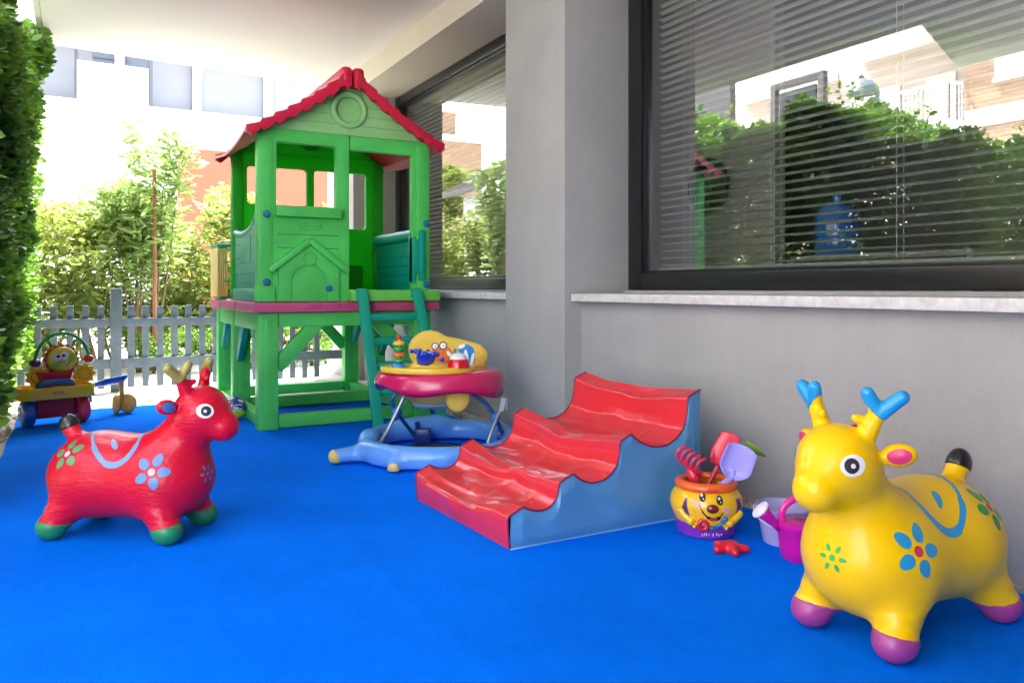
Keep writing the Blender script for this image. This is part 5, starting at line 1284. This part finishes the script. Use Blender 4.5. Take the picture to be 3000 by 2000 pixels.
    face = bm_obj('face', bm, mat('face_yellow', (.88, .62, .06), .3, coat=.3), r)
    bv = BVHTree.FromPolygons([v.co.copy() for v in face.data.vertices], [tuple(p.vertices) for p in face.data.polygons]); fr = frame_from((hx, 0, hz), (0, 1, 0))
    def D(n, p, m, off): decal(n, p, fr, bv, m, r, off, .3)
    for q_ in (disc2(-.055, -.04, .032, .028), disc2(.062, .018, .028, .032)): D('cheek', [q_], mat('print_lime', (.36, .55, .05), .4), .001)
    D('eye_white', [disc2(-.045, .022, .028, .024, .3), disc2(.008, .034, .026, .030, .2)], mat('print_white', (.8, .8, .8), .4), .0016)
    D('pupil', [disc2(-.034, .028, .011), disc2(.000, .032, .011)], mat('print_black', (.01, .01, .012), .4), .0026)
    D('mouth', [strip2([(.01, -.042), (.03, -.035), (.045, -.012)], .006), strip2([(.038, -.008), (.052, -.012)], .005)], mat('print_brown', (.35, .10, .01), .4), .002)
    bm = bmesh.new(); ball_bm(bm, (hx - .014, -.024, hz - .006), (.026, .012, .015), 16); bm_obj('nose', bm, mat('nose_pink', (.75, .38, .30), .35), r)
    bm = bmesh.new(); P = [(hx + .012 + .178 * math.cos(t), .045, .455 + .205 * math.sin(t)) for t in [k / 60 * math.pi for k in range(61)]]
    tube(bm, P, [.0135 if k % 3 else .010 for k in range(61)], 10); tube(bm, [(hx - .06, .045, hz + .095), (hx - .085, .045, hz + .145)], .010, 8); tube(bm, [(hx + .075, .045, hz + .095), (hx + .10, .045, hz + .145)], .010, 8); bm_obj('arch_handle', bm, GR, r, True)
    bm = bmesh.new(); ball_bm(bm, (-.118, .04, .452), (.038, .036, .03), 16); bm_obj('spinner', bm, mat('spinner_purple', (.12, .02, .16), .3, coat=.3), r)
    bm = bmesh.new(); ball_bm(bm, (.236, .04, .462), (.038, .036, .032), 16); bm_obj('spinner', bm, mat('spinner_red', (.68, .05, .03), .3, coat=.3), r)
    inv = (Matrix.Translation(c) @ Matrix.Rotation(rz, 4, 'Z')).inverted(); cas = inv @ Vector((.30, 6.93, .0))
    bm = bmesh.new(); tube(bm, smooth_path([(.18, .06, .24), (.28, .12, .245), (.36, .17, .255), (cas.x, cas.y, .272), (cas.x + .03, cas.y + .03, .276)], 5), [(.016, .03)] * 11 + [(.018, .04)] * 10, 12); bm_obj('side_rail', bm, mat('rail_blue', (.02, .12, .50), .3, coat=.2), r, True)
    bm = bmesh.new(); tube(bm, smooth_path([(-.18, .06, .24), (-.25, .12, .25), (-.28, .17, .27)], 5), [(.016, .03)] * 11, 12); bm_obj('side_rail', bm, BU, r, True)
    bm = bmesh.new(); tube(bm, [(.17, .0, .19), (.24, .05, .16), (.25, .06, .13)], [(.008, .03), (.008, .025), (.008, .02)], 8); bm_obj('foot_flap', bm, BU, r, True)
    cw = bpy.data.objects.new('caster', None); link(cw, r); bm = bmesh.new(); tube(bm, [(cas.x, cas.y, .26), (cas.x, cas.y, .10)], .018, 10); bm_obj('stem', bm, OR, cw, True)
    for s in (-1, 1):
        bm = bmesh.new(); R = .078; lathe(bm, [(0, -.03), (R * .6, -.028), (R * .93, -.018), (R, 0), (R * .93, .018), (R * .6, .028), (0, .03)], seg=28, M=Matrix.Translation((cas.x + s * .042, cas.y - .01, R)) @ Matrix.Rotation(.5 * s + .1, 4, 'Z') @ Matrix.Rotation(math.pi / 2, 4, 'Y')); bm_obj('caster_wheel', bm, OR, cw, True)
trike()

# ------------------------------------------------------------------ ball
def ball():
    c = Vector((1.035, 6.17, .096)); V = []; bm = bmesh.new(); ball_bm(bm, (0, 0, 0), .088, 40); r = root('toy_ball', 'navy, lime and white printed ball beside the playhouse leg', 'ball', c)
    o = bm_obj('skin', bm, mat('ball_navy', (.012, .06, .22), .3, coat=.3), r, True)
    bv = BVHTree.FromPolygons([v.co.copy() for v in o.data.vertices], [tuple(p.vertices) for p in o.data.polygons]); d = norm2(-c); fr = frame_from((0, 0, 0), Vector((-d.x, -d.y, 0)))
    decal('lime_patch', [disc2(.005, -.03, .075, .022, .08), disc2(.03, -.045, .05, .02, .3)], fr, bv, mat('ball_lime', (.45, .60, .01), .3), r, .001, .3)
    for q_ in (disc2(-.045, .035, .03, .022, .5), disc2(.04, .058, .022, .008, -.5), strip2([(-.03, -.008), (.0, -.004), (.05, .004)], .008), strip2([(-.01, .03), (.02, .035), (.05, .03)], .006), disc2(.01, .012, .018, .006), disc2(-.04, -.065, .03, .008, -.3)): decal('white_print', [q_], fr, bv, mat('print_white', (.8, .8, .8), .4), r, .0015, .3)
    decal('red_print', [disc2(-.055, .02, .012, .008), disc2(-.03, .045, .008, .012)], fr, bv, mat('ball_red', (.6, .02, .05), .3), r, .002, .3)
ball()

# ------------------------------------------------------------------ to metres
S_ = Matrix.Scale(K, 4)
for me in list(bpy.data.meshes):
    me.transform(S_)
for o in bpy.data.objects:
    if o.type in ('MESH', 'EMPTY'): o.location = o.location * K
